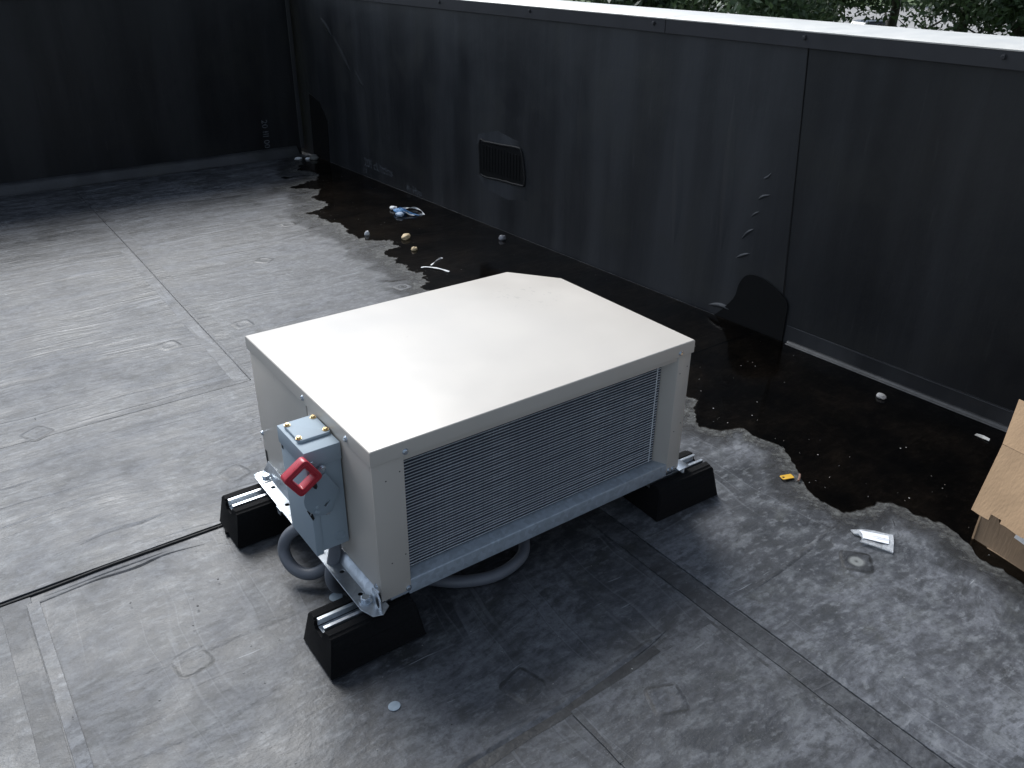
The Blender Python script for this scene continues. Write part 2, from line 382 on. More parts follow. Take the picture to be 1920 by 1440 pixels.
sheet([(-.55, -.425), (.20, -.412), (.50, -.395), (.50, -.372), (.20, -.384), (-.55, -.395)], .0025, .0029, M_floor_k, 51, .008)  # darker strip along the near foot of the ridge
# black sealant bead showing in the open lap near the left block
def bead(path, r, mat, name='seam_line', parent=roof):
    return tube(name, catmull(path, 6), r, mat, parent, seg=8)
bead([(-3, .648, .001), (-1.5, .651, .001), (-.704, .646, .001), (-.457, .652, .002), (-.3, .651, .0015), (-.152, .650, .001), (.3, .65, .001)], .0042, M_mastic)
bead([(.224, 1.445, .0046), (.236, 2.4, .0046), (.249, 3.2, .0046), (.262, 4.70, .0046)], .0022, M_floor_d)  # thin dark line painting the shadow and dirt along this lap
# long soft ridges / wrinkles in the membrane
def ridge(path, w, h, mat=M_floor, name='membrane_wrinkle'):
    P = catmull(path, 8); bm = bmesh.new(); rows = []
    for i, p in enumerate(P):
        t = (P[min(i+1, len(P)-1)]-P[max(i-1, 0)]).normalized(); s = Vector((-t.y, t.x, 0)); f = i/(len(P)-1)
        e = math.sin(math.pi*f)**.6
        ww = w*(.75+.4*mnoise.noise(p*9))*max(e, .05); hh = h*e*(.8+.5*mnoise.noise(p*7+Vector((3, 1, 0))))
        rows.append([bm.verts.new(p+s*ww*k+Vector((0, 0, hh*(math.cos(math.pi*k)+1)/2-.0003))) for k in (-1, -.66, -.33, 0, .33, .66, 1)])
    for A, B in zip(rows, rows[1:]):
        for k in range(6): bm.faces.new((A[k], A[k+1], B[k+1], B[k]))
    o = from_bm(name, bm, mat, roof, smooth=True)
    if o.data.polygons[0].normal.z < 0: o.data.flip_normals()
    return o
ridge([(-.70, .600, 0), (-.52, .617, 0), (-.40, .610, 0), (-.32, .617, 0), (-.21, .598, 0)], .014, .0045)
ridge([(-.62, .625, 0), (-.45, .630, 0), (-.30, .628, 0)], .009, .003)
ridge([(-.05, .205, 0), (-.25, .222, 0), (-.42, .228, 0), (-.60, .26, 0)], .026, .0022)
ridge([(-.58, -.372, .002), (-.2, -.378, .002), (.1, -.375, .002), (.30, -.372, .002), (.56, -.352, .002)], .028, .0075)
ridge([(-.6, .02, 0), (-.4, .01, 0), (-.15, .03, 0)], .03, .0018)
ridge([(.78, -.385, .0036), (1.0, -.372, .0036), (1.30, -.335, .0036)], .016, .0018)
ridge([(-.50, .78, .0045), (-.42, .80, .0045), (-.33, .79, .0045), (-.26, .80, .0045)], .016, .0035)
# fastener plates telegraphing through the membrane
M_plate = floor_mat('fastener_plate_membrane', 1.0, (2.2, 5.5, 0), 'plain', True); M_plate_p = floor_mat('fastener_plate_membrane_pale', 1.0, (2.9, 1.5, 0), 'pale', True)
def plate_mesh():
    bm = bmesh.new(); prof = [(.043, 0), (.039, .0002), (.0365, .0011), (.030, .0014), (.0235, .0013), (.0205, .0007), (.012, .0011), (.0, .0005)]
    rings = []
    for r, z in prof[:-1]:
        k = 5 if r > .026 else 2.0                     # square-ish outside, round inside
        rg = []
        for i in range(40):
            a = 2*math.pi*i/40; c, s = math.cos(a), math.sin(a)
            rr = r/((abs(c)**k+abs(s)**k)**(1/k)); rg.append(bm.verts.new((rr*c, rr*s, z)))
        rings.append(rg)
    for A, B in zip(rings, rings[1:]):
        for i in range(40): bm.faces.new((A[i], A[(i+1) % 40], B[(i+1) % 40], B[i]))
    c = bm.verts.new((0, 0, prof[-1][1]))
    for i in range(40): bm.faces.new((rings[-1][i], rings[-1][(i+1) % 40], c))
    bmesh.ops.recalc_face_normals(bm, faces=bm.faces)
    me = bpy.data.meshes.new('fastener_plate'); bm.to_mesh(me); bm.free(); return me
pm = plate_mesh(); pm2 = pm.copy()
for x, y, z, a, pale in ((-.38, .203, .0002, 8, 0), (.409, -.502, .0048, -22, 0), (1.146, -.47, .0038, 40, 1), (-.04, .877, .0047, 20, 0), (.066, 1.917, .0054, 12, 0),
                         (.381, 1.954, .0047, 5, 0), (.756, 2.673, .0047, 42, 0), (1.10, 3.186, .0047, 0, 0), (-.483, 1.477, .0054, 30, 0), (.184, -.287, .0002, 15, 0), (1.15, 1.95, .0047, 9, 0)):
    o = from_me('fastener_plate', pm2 if pale else pm, M_plate_p if pale else M_plate, roof, smooth=True)
    o.location = (x, y, z); o.rotation_euler = (0, 0, R(a))

# ------------------------------------------------------------------ puddle
far_edge = [(1.84,4.72),(1.778,4.548),(1.667,4.349),(1.759,4.176),(1.656,4.047),(1.419,3.937),(1.583,3.793),(1.47,3.635),(1.459,3.392),(1.28,3.321),(1.308,3.196),(1.292,3.079),(1.342,3.032),(1.306,2.713),(1.439,2.577),(1.419,2.471),(1.311,2.419),(1.302,2.295),(1.297,2.108),(1.322,2.018),(1.212,1.878)]
near_edge = [(1.27,1.55),(1.20,1.2),(1.33,.85),(1.42,.6),(1.455,.384),(1.342,.285),(1.326,.248),(1.359,.195),(1.443,.153),(1.431,.087),(1.448,.002),(1.405,-.075),(1.362,-.121),(1.331,-.172),(1.296,-.244),(1.303,-.322),(1.369,-.35),(1.43,-.349),(1.463,-.395),(1.464,-.452),(1.488,-.523),(1.476,-.568),(1.45,-.609),(1.42,-.655),(1.424,-.712),(1.414,-.775),(1.447,-.983),(1.5,-1.5),(1.62,-1.9)]
base = far_edge+near_edge
edge = []
for i in range(len(base)-1):
    a, b = Vector(base[i]), Vector(base[i+1]); l = (b-a).length; n = max(1, int(l/.008))
    for k in range(n):
        p = a+(b-a)*k/n; far = p.y > 1.7
        d = Vector((-(b-a).y, (b-a).x)).normalized()
        s = .032 if far else .011
        o = s*(mnoise.noise((p.x*14, p.y*14, 0))+.6*mnoise.noise((p.x*33, p.y*33, 5)))+(.022 if far else .007)*mnoise.noise((p.x*70, p.y*70, 9))+(.014 if far else .003)*mnoise.noise((p.x*160, p.y*160, 2))
        edge.append(p+d*o)
edge.append(Vector(base[-1]))
wall_side = [RW(y, .012)[:2] for y in np.linspace(-1.9, 4.70, 40)]
def water_mat():
    t = NT('rain_water'); p = t.pos()
    n = t.noise(p, 4.5, 7, .6); r = t.noise(p, 9, 2)
    tint = t.ramp(n, [(.35, (.10, .085, .07)), (.62, (.24, .20, .16)), (.8, (.34, .30, .25))])
    tr = t.n('BsdfTransparent', {'Color': tint}).outputs[0]
    nor = t.bump(r, .05, .01)
    gl = t.n('BsdfGlossy', {'Color': (1, 1, 1, 1), 'Roughness': .11, 'Normal': nor}).outputs[0]
    fr = t.n('Fresnel', {'IOR': 1.33}).outputs[0]
    t.surf(t.n('MixShader', {0: fr, 1: tr, 2: gl}).outputs[0]); return t.m
bm = bmesh.new()
vv = [bm.verts.new((p[0], p[1], .0085)) for p in edge]+[bm.verts.new((p[0], p[1], .0085)) for p in wall_side]
es = [bm.edges.new((vv[i], vv[(i+1) % len(vv)])) for i in range(len(vv))]
bmesh.ops.triangle_fill(bm, use_beauty=True, edges=es)
bmesh.ops.recalc_face_normals(bm, faces=bm.faces)
if sum(f.normal.z for f in bm.faces) < 0: bmesh.ops.reverse_faces(bm, faces=bm.faces[:])
puddle = from_bm('puddle', bm, water_mat(), recalc=False); tag(puddle, kind='structure')
# dried silt along the waterline, ragged, fading outwards
def rim_mat():
    t = NT('dried_silt'); p = t.pos(); a = t.n('Attribute', attribute_name='t').outputs['Fac']
    n = t.noise(p, 26, 7, .68); n2 = t.noise(p, 70, 5, .6); n3 = t.noise(p, 9, 4)
    c = t.ramp(n2, [(.36, (.018, .018, .017)), (.5, (.075, .077, .073)), (.64, (.15, .155, .15))])
    a1 = t.math('ADD', a, t.math('MULTIPLY', t.math('SUBTRACT', n, .5), 1.5))
    al = t.ramp(a1, [(.02, .95), (.16, .85), (.22, .15), (.26, .7), (.31, .10), (.36, .0)])
    al = t.math('MULTIPLY', al, t.ramp(n3, [(.3, .45), (.55, 1.0)]))
    a2 = t.math('ADD', a, t.math('MULTIPLY', t.math('SUBTRACT', n3, .5), 1.1))
    damp = t.ramp(a2, [(.25, .62), (.45, .40), (.75, 0.0)])
    c = t.mix(t.math('DIVIDE', al, t.math('ADD', t.math('ADD', al, damp), .001)), (.012, .012, .013), c)
    al = t.math('SUBTRACT', 1.0, t.math('MULTIPLY', t.math('SUBTRACT', 1.0, al), t.math('SUBTRACT', 1.0, damp)))
    df = t.n('BsdfPrincipled', {'Base Color': c, 'Roughness': .75}).outputs[0]
    t.surf(t.n('MixShader', {0: al, 1: t.n('BsdfTransparent').outputs[0], 2: df}).outputs[0]); return t.m
E2 = edge[::2]; smooth_e = []
for i in range(len(E2)):
    q = E2[max(0, i-4):i+5]; smooth_e.append(sum(q, Vector((0, 0)))/len(q))
verts, faces, tv = [], [], []
for i, p in enumerate(E2):
    tt = (smooth_e[min(i+1, len(E2)-1)]-smooth_e[max(i-1, 0)]); nrm = Vector((tt.y, -tt.x)).normalized()
    if nrm.x > 0 and False: nrm = -nrm
    w = .26 if p.y > 1.7 else .15
    for k in range(5):
        f = k/4; q = p-nrm*(.006)+nrm*w*f
        verts.append((q.x, q.y, .0060-.0008*f)); tv.append(f)
    if i:
        for k in range(4): faces.append(((i-1)*5+k, (i-1)*5+k+1, i*5+k+1, i*5+k))
me = bpy.data.meshes.new('silt_line'); me.from_pydata(verts, [], faces)
at = me.attributes.new('t', 'FLOAT', 'POINT'); at.data.foreach_set('value', tv)
rim = from_me('silt_line', me, rim_mat()); tag(rim, kind='stuff', label='pale dried silt along the edge of the puddle', cat='silt')
RIM_SIGN = None

# ------------------------------------------------------------------ parapets
wallR = thing('parapet_wall', 'long black membrane-clad parapet wall with square patch, behind the beige unit', 'wall', RW(1.5))
wallL = thing('parapet_wall', 'dark black parapet wall across the far end of the roof at upper left', 'wall', LW(-1))
def slab(name, fn, a0, a1, z0, z1, d0, d1, mat, parent, bev=.001):
    bm = bmesh.new()
    v = [bm.verts.new(fn(a, d, z)) for a, d, z in ((a0,d0,z0),(a1,d0,z0),(a1,d1,z0),(a0,d1,z0),(a0,d0,z1),(a1,d0,z1),(a1,d1,z1),(a0,d1,z1))]
    for f in ((3,2,1,0),(4,5,6,7),(0,1,5,4),(1,2,6,5),(2,3,7,6),(3,0,4,7)): bm.faces.new([v[i] for i in f])
    if bev: bmesh.ops.bevel(bm, geom=bm.edges[:], offset=bev, segments=1, affect='EDGES')
    return from_bm(name, bm, mat, parent)
slab('wall_core', RW, -9, 5.25, -.2, 1.168, -.38, -.004, M_wall_b, wallR, 0)
slab('wall_core', LW, -9, 1.90, -.2, 1.168, -.38, -.004, M_wall_b, wallL, 0)
# wall membranes: two drops with a slanting lap
def wall_sheet(fn, pts, d0, d1, mat, parent, name='membrane_sheet'):
    bm = bmesh.new()
    A = [bm.verts.new(fn(a, d1, z)) for a, z in pts]; B = [bm.verts.new(fn(a, d0, z)) for a, z in pts]
    bm.faces.new(A); bm.faces.new(B[::-1])
    for i in range(len(pts)): bm.faces.new((A[i], A[(i+1) % len(pts)], B[(i+1) % len(pts)], B[i]))
    return from_bm(name, bm, mat, parent)
wall_sheet(RW, [(.547, .001), (.588, .55), (.632, 1.140), (4.74, 1.140), (4.74, .001)], -.0035, .001, M_wall, wallR)
wall_sheet(RW, [(-8.9, .001), (-8.9, 1.140), (.626, 1.140), (.582, .55), (.541, .001)], -.0035, .0, M_wall_b, wallR)
tube('seam_line', catmull([RW(.544, .0005, .05), RW(.565, .0005, .3), RW(.585, .0005, .55), RW(.607, .0005, .83), RW(.629, .0005, 1.12)], 6), .0022, M_mastic, wallR, seg=6)
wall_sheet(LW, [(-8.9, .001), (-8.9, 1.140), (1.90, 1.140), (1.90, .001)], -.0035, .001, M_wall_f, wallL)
# wrinkles in the wall sheet
def wall_ridge(fn, pts, w, h, mat, parent, name='membrane_wrinkle'):
    P = catmull([(a, z, 0) for a, z in pts], 6); bm = bmesh.new(); rows = []
    for i, p in enumerate(P):
        t = (P[min(i+1, len(P)-1)]-P[max(i-1, 0)]).normalized(); s = Vector((-t.y, t.x, 0)); f = i/(len(P)-1)
        e = math.sin(math.pi*f)**.7
        rows.append([])
        for k in (-1, -.6, -.2, .2, .6, 1):
            q = p+s*w*k*max(e, .08); rows[-1].append(bm.verts.new(fn(q.x, .0012+h*e*(math.cos(math.pi*k)+1)/2, q.y)))
    for A, B in zip(rows, rows[1:]):
        for k in range(5): bm.faces.new((A[k], A[k+1], B[k+1], B[k]))
    return from_bm(name, bm, mat, parent, smooth=True)
for pts, w, h in (([(.745, .545), (.722, .562), (.690, .575)], .007, .004), ([(.765, .470), (.745, .488), (.728, .500)], .006, .003), ([(.795, .370), (.770, .402), (.742, .425)], .008, .005),
                  ([(.81, .285), (.775, .305), (.745, .320)], .008, .005), ([(.735, .63), (.715, .64), (.70, .66)], .006, .003), ([(.92, .038), (.85, .055), (.76, .050)], .012, .009),
                  ([(4.42, .985), (4.34, .93), (4.27, .87)], .022, .006), ([(4.25, .88), (4.14, .76), (4.03, .66)], .024, .006), ([(4.0, .70), (3.93, .63), (3.88, .60)], .018, .004),
                  ([(1.8, .9), (1.78, .6), (1.75, .3)], .035, .004), ([(1.2, .75), (1.16, .5), (1.15, .25)], .03, .004),
                  ([(.92, .92), (.90, .55), (.89, .30)], .03, .005)):
    wall_ridge(RW, pts, w, h, M_wall, wallR)
# base flashing strip at right, cant strip at far wall, corner cover strip, dark flashing patch
wall_sheet(RW, [(-8.8, .001), (-8.8, .072), (.517, .080), (.522, .001)], .0004, .0045, M_wall, wallR, 'base_flashing')
tube('flashing_edge', catmull([RW(.517, .004, .079), RW(0, .004, .0755), RW(-1, .004, .074), RW(-8.7, .004, .073)], 5), .0016, M_wall_l, wallR, seg=6)
bm = bmesh.new(); sec = [(.024, .0092), (.016, .010), (.009, .015), (.0050, .022), (.0050, .0015), (.024, .0015)]
rings = [[bm.verts.new(RW(y, d, z)) for d, z in sec] for y in (-8.8, -4, -1, -.3, .2, .5)]
for A, B in zip(rings, rings[1:]):
    for k in range(len(sec)): bm.faces.new((A[k], A[(k+1) % len(sec)], B[(k+1) % len(sec)], B[k]))
from_bm('cant_strip', bm, M_wall, wallR, smooth=True)
bm = bmesh.new(); sec = [(.072, .0092), (.060, .016), (.030, .052), (.004, .074), (.002, .074), (.002, .0015), (.072, .0015)]
rings = [[bm.verts.new(LW(x, d*(1+.12*mnoise.noise((x*2, 0, 0))), z)) for d, z in sec] for x in np.linspace(-8.8, 1.86, 60)]
for A, B in zip(rings, rings[1:]):
    for k in range(len(sec)): bm.faces.new((A[k], A[(k+1) % len(sec)], B[(k+1) % len(sec)], B[k]))
from_bm('cant_strip', bm, M_wall, wallL, smooth=True, angle=R(50))
slab('corner_strip', LW, 1.895, 1.925, .05, 1.11, .0012, .005, M_wall, wallL, .0015)
wall_sheet(RW, [(4.47, .002), (4.45, .30), (4.55, .42), (4.70, .46), (4.72, .002)], .0014, .005, M_flash, wallR, 'corner_flashing')
pts = [(q.x, q.y) for q in catmull([(.525, .002, 0), (.527, .10, 0), (.530, .17, 0), (.575, .205, 0), (.64, .232, 0), (.70, .240, 0), (.745, .225, 0), (.772, .18, 0), (.785, .12, 0), (.83, .055, 0), (.88, .002, 0)], 5)]
wall_sheet(RW, pts, .0048, .0075, M_flash, wallR, 'flashing_patch')
# square patched opening with mastic border
patch_pts = [(2.600, .285), (2.603, .46), (2.55, .470), (2.40, .478), (2.27, .486), (2.235, .475), (2.218, .42), (2.205, .36), (2.205, .305), (2.235, .292), (2.35, .288), (2.45, .283), (2.55, .276)]
wall_sheet(RW, patch_pts, .0012, .0055, M_flash, wallR, 'opening_patch')
tube('mastic_bead', [RW(a+.004*mnoise.noise((i*.9, 0, 0)), .005, z+.004*mnoise.noise((i*.7, 4, 0))) for i, (a, z) in enumerate([(q.x, q.y) for q in catmull([(a, z, 0) for a, z in patch_pts+patch_pts[:1]], 5)])], .0055, M_mastic, wallR, seg=8)
for i in range(13):
    a = 2.245+i*.0265; slab('patch_rib', RW, a, a+.009, .312, .452, .0052, .0085, M_flash, wallR, .002)
wall_sheet(RW, [(2.64, .44), (2.62, .50), (2.45, .545), (2.25, .515), (2.26, .49), (2.6, .47)], .0011, .0016, M_wall_l, wallR, 'primer_stain')
wall_sheet(RW, [(2.63, .27), (2.45, .272), (2.25, .28), (2.20, .30), (2.18, .22), (2.35, .19), (2.55, .21)], .0011, .0016, M_wall_l, wallR, 'primer_stain')
# coping: light metal top, dark hanging face, screws
def coping(fn, cuts, parent):
    for i, (a, b) in enumerate(zip(cuts, cuts[1:])):
        g = .0015
        bm = bmesh.new()
        sec = [(.016, 1.1705), (.0165, 1.1745), (.012, 1.1765), (-.20, 1.184), (-.398, 1.1765), (-.402, 1.172), (-.39, 1.1685), (.010, 1.1685)]
        A = [bm.verts.new(fn(a+g, d, z)) for d, z in sec]; B = [bm.verts.new(fn(b-g, d, z)) for d, z in sec]
        for k in range(len(sec)): bm.faces.new((A[k], A[(k+1) % len(sec)], B[(k+1) % len(sec)], B[k]))
        bm.faces.new(A[::-1]); bm.faces.new(B)
        from_bm('coping_top', bm, M_cop_top, parent, smooth=True, angle=R(50))
        slab('coping_face', fn, a+g, b-g, 1.118, 1.170, .0035, .0150, M_cop_face, parent, .0012)
        slab('coping_face', fn, a+g, b-g, 1.08, 1.170, -.400, -.385, M_cop_face, parent, .0012)
coping(RW, [-8.8, -5.5, -2.0, 1.30, 4.60], wallR)
coping(LW, [-8.8, -5.0, -1.6, 1.55], wallL)
bm = bmesh.new()   # mitred corner piece
for z0, z1 in ((1.1688, 1.1772),):
    c = [(1.555, 4.79+.02), (1.972, 4.79+.02), (1.976, 4.605), (2.38, 4.605), (2.36, 5.23), (1.555, 5.23)]
    A = [bm.verts.new((x, y, z0)) for x, y in c]; B = [bm.verts.new((x, y, z1)) for x, y in c]
    bm.faces.new(A[::-1]); bm.faces.new(B)
    for k in range(len(c)): bm.faces.new((A[k], A[(k+1) % len(c)], B[(k+1) % len(c)], B[k]))
from_bm('coping_corner', bm, M_cop_top, wallL)
slab('coping_face', LW, 1.552, 1.968, 1.118, 1.168, .0035, .0150, M_cop_face, wallL, .0012)
slab('coping_face', RW, 4.602, 4.80, 1.118, 1.168, .0035, .0150, M_cop_face, wallR, .0012)
# hex-head screws -----------------------------------------------------------
def screw_mesh(r=.0055, h=.0045, name='screw'):
    bm = bmesh.new()
    def ring(rad, z, n, a=0): return [bm.verts.new((rad*math.cos(a+2*math.pi*i/n), rad*math.sin(a+2*math.pi*i/n), z)) for i in range(n)]
    w0 = ring(r*1.35, 0, 18); w1 = ring(r*1.30, h*.3, 18); bm.faces.new(w1)
    for i in range(18): bm.faces.new((w0[i], w0[(i+1) % 18], w1[(i+1) % 18], w1[i]))
    a = ring(r, h*.25, 6); b = ring(r, h*.9, 6); c = ring(r*.8, h, 6); bm.faces.new(c)
    for P, Q in ((a, b), (b, c)):
        for i in range(6): bm.faces.new((P[i], P[(i+1) % 6], Q[(i+1) % 6], Q[i]))
    me = bpy.data.meshes.new(name); bm.to_mesh(me); bm.free(); return me
ME_screw = screw_mesh(); ME_screw.materials.append(M_zinc)
ME_screw_d = screw_mesh(.007, .007); ME_screw_d.materials.append(M_cop_face)
ME_screw_b = screw_mesh(.0055, .0055); ME_screw_b.materials.append(M_brass)
ME_bolt = screw_mesh(.012, .013, 'bolt'); ME_bolt.materials.append(M_zinc)
def place(me, name, loc, nrm, parent, rot=0.0):
    o = link(bpy.data.objects.new(name, me)); reg(o)
    par(o, parent); q = Vector(nrm).to_track_quat('Z', 'Y')
    o.location = loc; o.rotation_mode = 'QUATERNION'; o.rotation_quaternion = q @ Vector((0, 0, 1)).rotation_difference(Vector((0, 0, 1)))
    return o
for y in (3.75, 2.95, 2.173, 1.364, .640, -.046, -.80): place(ME_screw_d, 'coping_screw', RW(y, .015, 1.152), (-1, 0, .0), wallR)
for x in (1.2, .45, -.3): place(ME_screw_d, 'coping_screw', LW(x, .015, 1.15), (0, -1, 0), wallL)
# chalk writing on the walls
def chalk_mat():
    t = NT('chalk'); n = t.noise(t.pos(), 90, 4)
    c = t.ramp(n, [(.35, (.05, .053, .06)), (.65, (.16, .17, .185))])
    t.bsdf(Base_Color=c, Roughness=.9, Specular_IOR_Level=.1); return t.m
M_chalk = chalk_mat()
def text_mesh(s, size):
    cu = bpy.data.curves.new('tmp', 'FONT'); cu.body = s; cu.size = size; cu.resolution_u = 2; cu.offset = 0.0
    o = bpy.data.objects.new('tmp', cu); COL.objects.link(o)
    dg = bpy.context.evaluated_depsgraph_get(); me = bpy.data.meshes.new_from_object(o.evaluated_get(dg))
    bpy.data.objects.remove(o); bpy.data.curves.remove(cu); return me
def wall_text(s, size, origin, ex, ey, parent, name='chalk_mark', mat=None):
    me = text_mesh(s, size); me.materials.clear(); me.materials.append(mat or M_chalk)
    ex = Vector(ex).normalized(); ey = Vector(ey).normalized(); ez = ex.cross(ey)
    T = Matrix((ex, ey, ez)).transposed().to_4x4(); T.translation = Vector(origin); me.transform(T)
    o = link(bpy.data.objects.new(name, me)); reg(o); par(o, parent); return o
wall_text('20l cUttIns', .085, RW(3.95, .0016, .075), (.04, -1, -.02), (0, 0, 1), wallR)
wall_text('1/2', .05, RW(3.98, .0016, .030), (.04, -1, -.02), (0, 0, 1), wallR)
wall_text('4h Hyp', .065, RW(3.42, .0016, .015), (.04, -1, 0), (0, 0, 1), wallR)
wall_text('20 III 00', .062, LW(1.615, .0016, .285), (0, 0, -1), (1, 0, 0), wallL)

# ------------------------------------------------------------------ condensing unit
W, D, ZT, ZB = .956, .700, .520, .116
unit = thing('condensing_unit', 'beige metal condensing unit with finned coil front, standing on black rubber blocks', 'air conditioner', (W/2, D/2, ZB))
out = [(0, 0), (W, 0), (W, D-.142), (W-.106, D), (0, D)]
def inset(poly, d):
    n = len(poly); r = []
    for i in range(n):
        a, b, c = Vector(poly[i-1]), Vector(poly[i]), Vector(poly[(i+1) % n])
        e1 = (b-a).normalized(); e2 = (c-b).normalized(); n1 = Vector((-e1.y, e1.x)); n2 = Vector((-e2.y, e2.x))
        k = (n1+n2)/(1+n1.dot(n2)); r.append(tuple(b+k*d))
    return r
# lid: crowned sheet with folded skirt
bm = bmesh.new(); prev = None
loops = [(inset(out, .0022), ZT-.036), (inset(out, 0), ZT-.036), (inset(out, 0), ZT-.0045), (inset(out, .0006), ZT-.0022), (inset(out, .0022), ZT-.0006), (inset(out, .0045), ZT)]
for lp, z in loops:
    cur = [bm.verts.new((x, y, z)) for x, y in lp]
    if prev:
        for i in range(5): bm.faces.new((prev[i], prev[(i+1) % 5], cur[(i+1) % 5], cur[i]))
    prev = cur
bm.faces.new(prev)
from_bm('top_cover', bm, M_beige, unit, smooth=True, angle=R(25))
o = .005
Q = .0028                                          # sheet thickness step
# side panels (left), with a recessed slot between them
box('side_panel', (o, .335, .138), (o+.018, D-.006, ZT-.02), M_beige, unit, .0012)
box('side_panel', (o-.0022, .010, .138), (o+.016, .322, ZT-.02), M_beige, unit, .0012)
box('panel_gap', (o+.004, .318, .14), (o+.02, .340, ZT-.02), M_dark, unit)
# front: wide left corner panel, right post with return, coil recess
prism('corner_panel', [(o-.0022, .0035), (.079, .0035), (.079, .030), (.070, .030), (.070, .012), (.012, .012), (.012, .0095), (o-.0022, .0095)], 'z', .1185, ZT-.018, M_beige, unit, .0011)
prism('corner_post', [(.904, .0035), (W-.005, .0035), (W-.005, .060), (W-.012, .060), (W-.012, .011), (.911, .011), (.885, .052), (.878, .052)], 'z', .1185, ZT-.018, M_beige, unit, .0011)
prism('rear_panel', [(W-.005, .0605), (W-.005, D-.145), (W-.110, D-.005), (.010, D-.005), (.010, D-.020), (W-.118, D-.020), (W-.020, D-.150), (W-.020, .0605)], 'z', ZB+.02, ZT-.02, M_beige, unit, .001)
box('header', (.0795, .006, ZT-.050), (.90, .012, ZT-.020), M_beige, unit)
# base pan and front rail
box('base_pan', (.008, .020, ZB-.001), (W-.008, D-.008, ZB+.020), M_galv, unit, .001)
prism('front_rail', [(.004, .106), (.004, .1440), (.0055, .1465), (.050, .149), (.050, .142), (.0085, .1405), (.0085, .110), (.019, .110), (.019, .106)], 'x', .0745, .9065, M_galv_d, unit, .0008)
prism('front_rail_end', [(.0095, .106), (.0095, .1175), (.020, .1175), (.020, .106)], 'x', .028, .0742, M_galv_d, unit, .0006)
# coil
coil = box('coil', (.0705, .0400, .1495), (.880, .085, ZT-.045), M_coil, unit)
def fin_row_mesh(k):
    rr_ = random.Random(k); bm = bmesh.new(); x0, x1 = .0715, .879; n = 190; p = (x1-x0)/n
    for i in range(n):
        a = x0+i*p; c = a+p*rr_.uniform(.5, .8); dz = .0012*mnoise.noise((a*16, k*3.1, 0))+rr_.gauss(0, .0001); dy = .0016*max(0, mnoise.noise((a*7, k*.8, 5)))
        if rr_.random() < .03: continue
        v = [bm.verts.new((q[0], q[1]+dy, q[2]+dz)) for q in ((a, 0, -.0013), (c, 0, -.0013), (c, 0, .0013), (a, 0, .0013), (a+p*.1, -.0028, .0006), (c-p*.1, -.0028, .0006))]
        bm.faces.new((v[0], v[1], v[5], v[4])); bm.faces.new((v[4], v[5], v[2], v[3])); bm.faces.new((v[0], v[4], v[3])); bm.faces.new((v[1], v[2], v[5]))
    add_box(bm, (x0, -.0008, -.0009), (x1, .0004, .0009))
    bmesh.ops.recalc_face_normals(bm, faces=bm.faces)
    me = bpy.data.meshes.new('fin_row'); bm.to_mesh(me); bm.free(); me.materials.append(M_fin); return me
fms = [fin_row_mesh(k) for k in range(8)]
WINV[coil.name] = Matrix.Translation((0, 0, 0))
NR = 40
for i in range(NR):
    f = link(bpy.data.objects.new('fin_row', fms[i % 8])); f.parent = coil
    f.location = (random.uniform(-.0006, .0006), .0396, .1535+i*(.466-.1535)/(NR-1)+random.uniform(-.0004, .0004))
    f.rotation_euler = (0, random.uniform(-.0008, .0008), 0)
box('coil_end_plate', (.8655, .0385, .1505), (.8685, .041, .468), M_fin, unit)
# screws on the casing
for loc, n in (((o-.0022, .110, .4985), (-1, 0, 0)), ((0, .335, .497), (-1, 0, 0)), ((o, .689, .225), (-1, 0, 0)), ((o-.0022, .026, .150), (-1, 0, 0)),
               ((.082, 0, .4935), (0, -1, 0)), ((.905, 0, .494), (0, -1, 0)), ((.072, .0035, .126), (0, -1, 0)), ((.914, .0035, .125), (0, -1, 0)), ((.93, .0035, .1235), (0, -1, 0))):
    if n[0]: loc = (min(loc[0], 0.0) if loc[2] > .484 else loc[0], loc[1], loc[2])
    place(ME_screw, 'screw', loc, n, unit)
hm = bpy.data.meshes.new('rivet_hole'); bm = bmesh.new(); bmesh.ops.create_circle(bm, cap_ends=True, radius=.0018, segments=10); bm.to_mesh(hm); bm.free(); hm.materials.append(M_dark)
for x, z in ((.034, .435), (.068, .447), (.035, .215), (.070, .225), (.915, .43), (.94, .445), (.917, .25), (.94, .27)):
    place(hm, 'rivet_hole', (x, .0033, z), (0, -1, 0), unit)
# galvanised mounting flange along the left bottom with holes and end tab
hl = [circ(-.023, y, .0062, 14) for y in (.579, .482, .388, .155, .060)]
fl_out = [(.012, -.012), (-.012, -.030), (-.034, -.022), (-.046, .012), (-.046, .20), (-.046, .655), (-.036, .672), (.012, .672)]
prism('mounting_flange', fl_out, 'z', .1135, .1160, M_galv, unit, .0005, holes=hl, seg=1)
prism('flange_web', [(-.0135, .1162), (-.0105, .1162), (.0048, .1420), (.0020, .1420)], 'y', .0125, .672, M_galv, unit, .0005, seg=1)
prism('lifting_tab', [(.016, .160), (.004, .164), (-.012, .160), (-.022, .148), (-.025, .130), (-.024, .114), (-.014, .106), (.0, .108), (.010, .116), (.016, .130)], 'x', -.0135, -.0110, M_galv, unit, .0006, holes=[circ(-.006, .135, .0095, 20, .0165, )], seg=1)
prism('tab_hole_shade', circ(-.006, .135, .0098, 20, .0168), 'x', -.0106, -.0100, M_dark, unit)  # black disc added behind the tab hole to paint the dark inside it
prism('lifting_tab', [(.462, .116), (.470, .098), (.486, .096), (.494, .116)], 'x', -.049, -.0465, M_galv, unit, .0005, holes=[circ(.478, .106, .0055, 12)], seg=1)
# cut-out at the lower back of the side
box('cable_slot', (o-.001, .672, .118), (o+.01, .690, .175), M_dark, unit, .004)

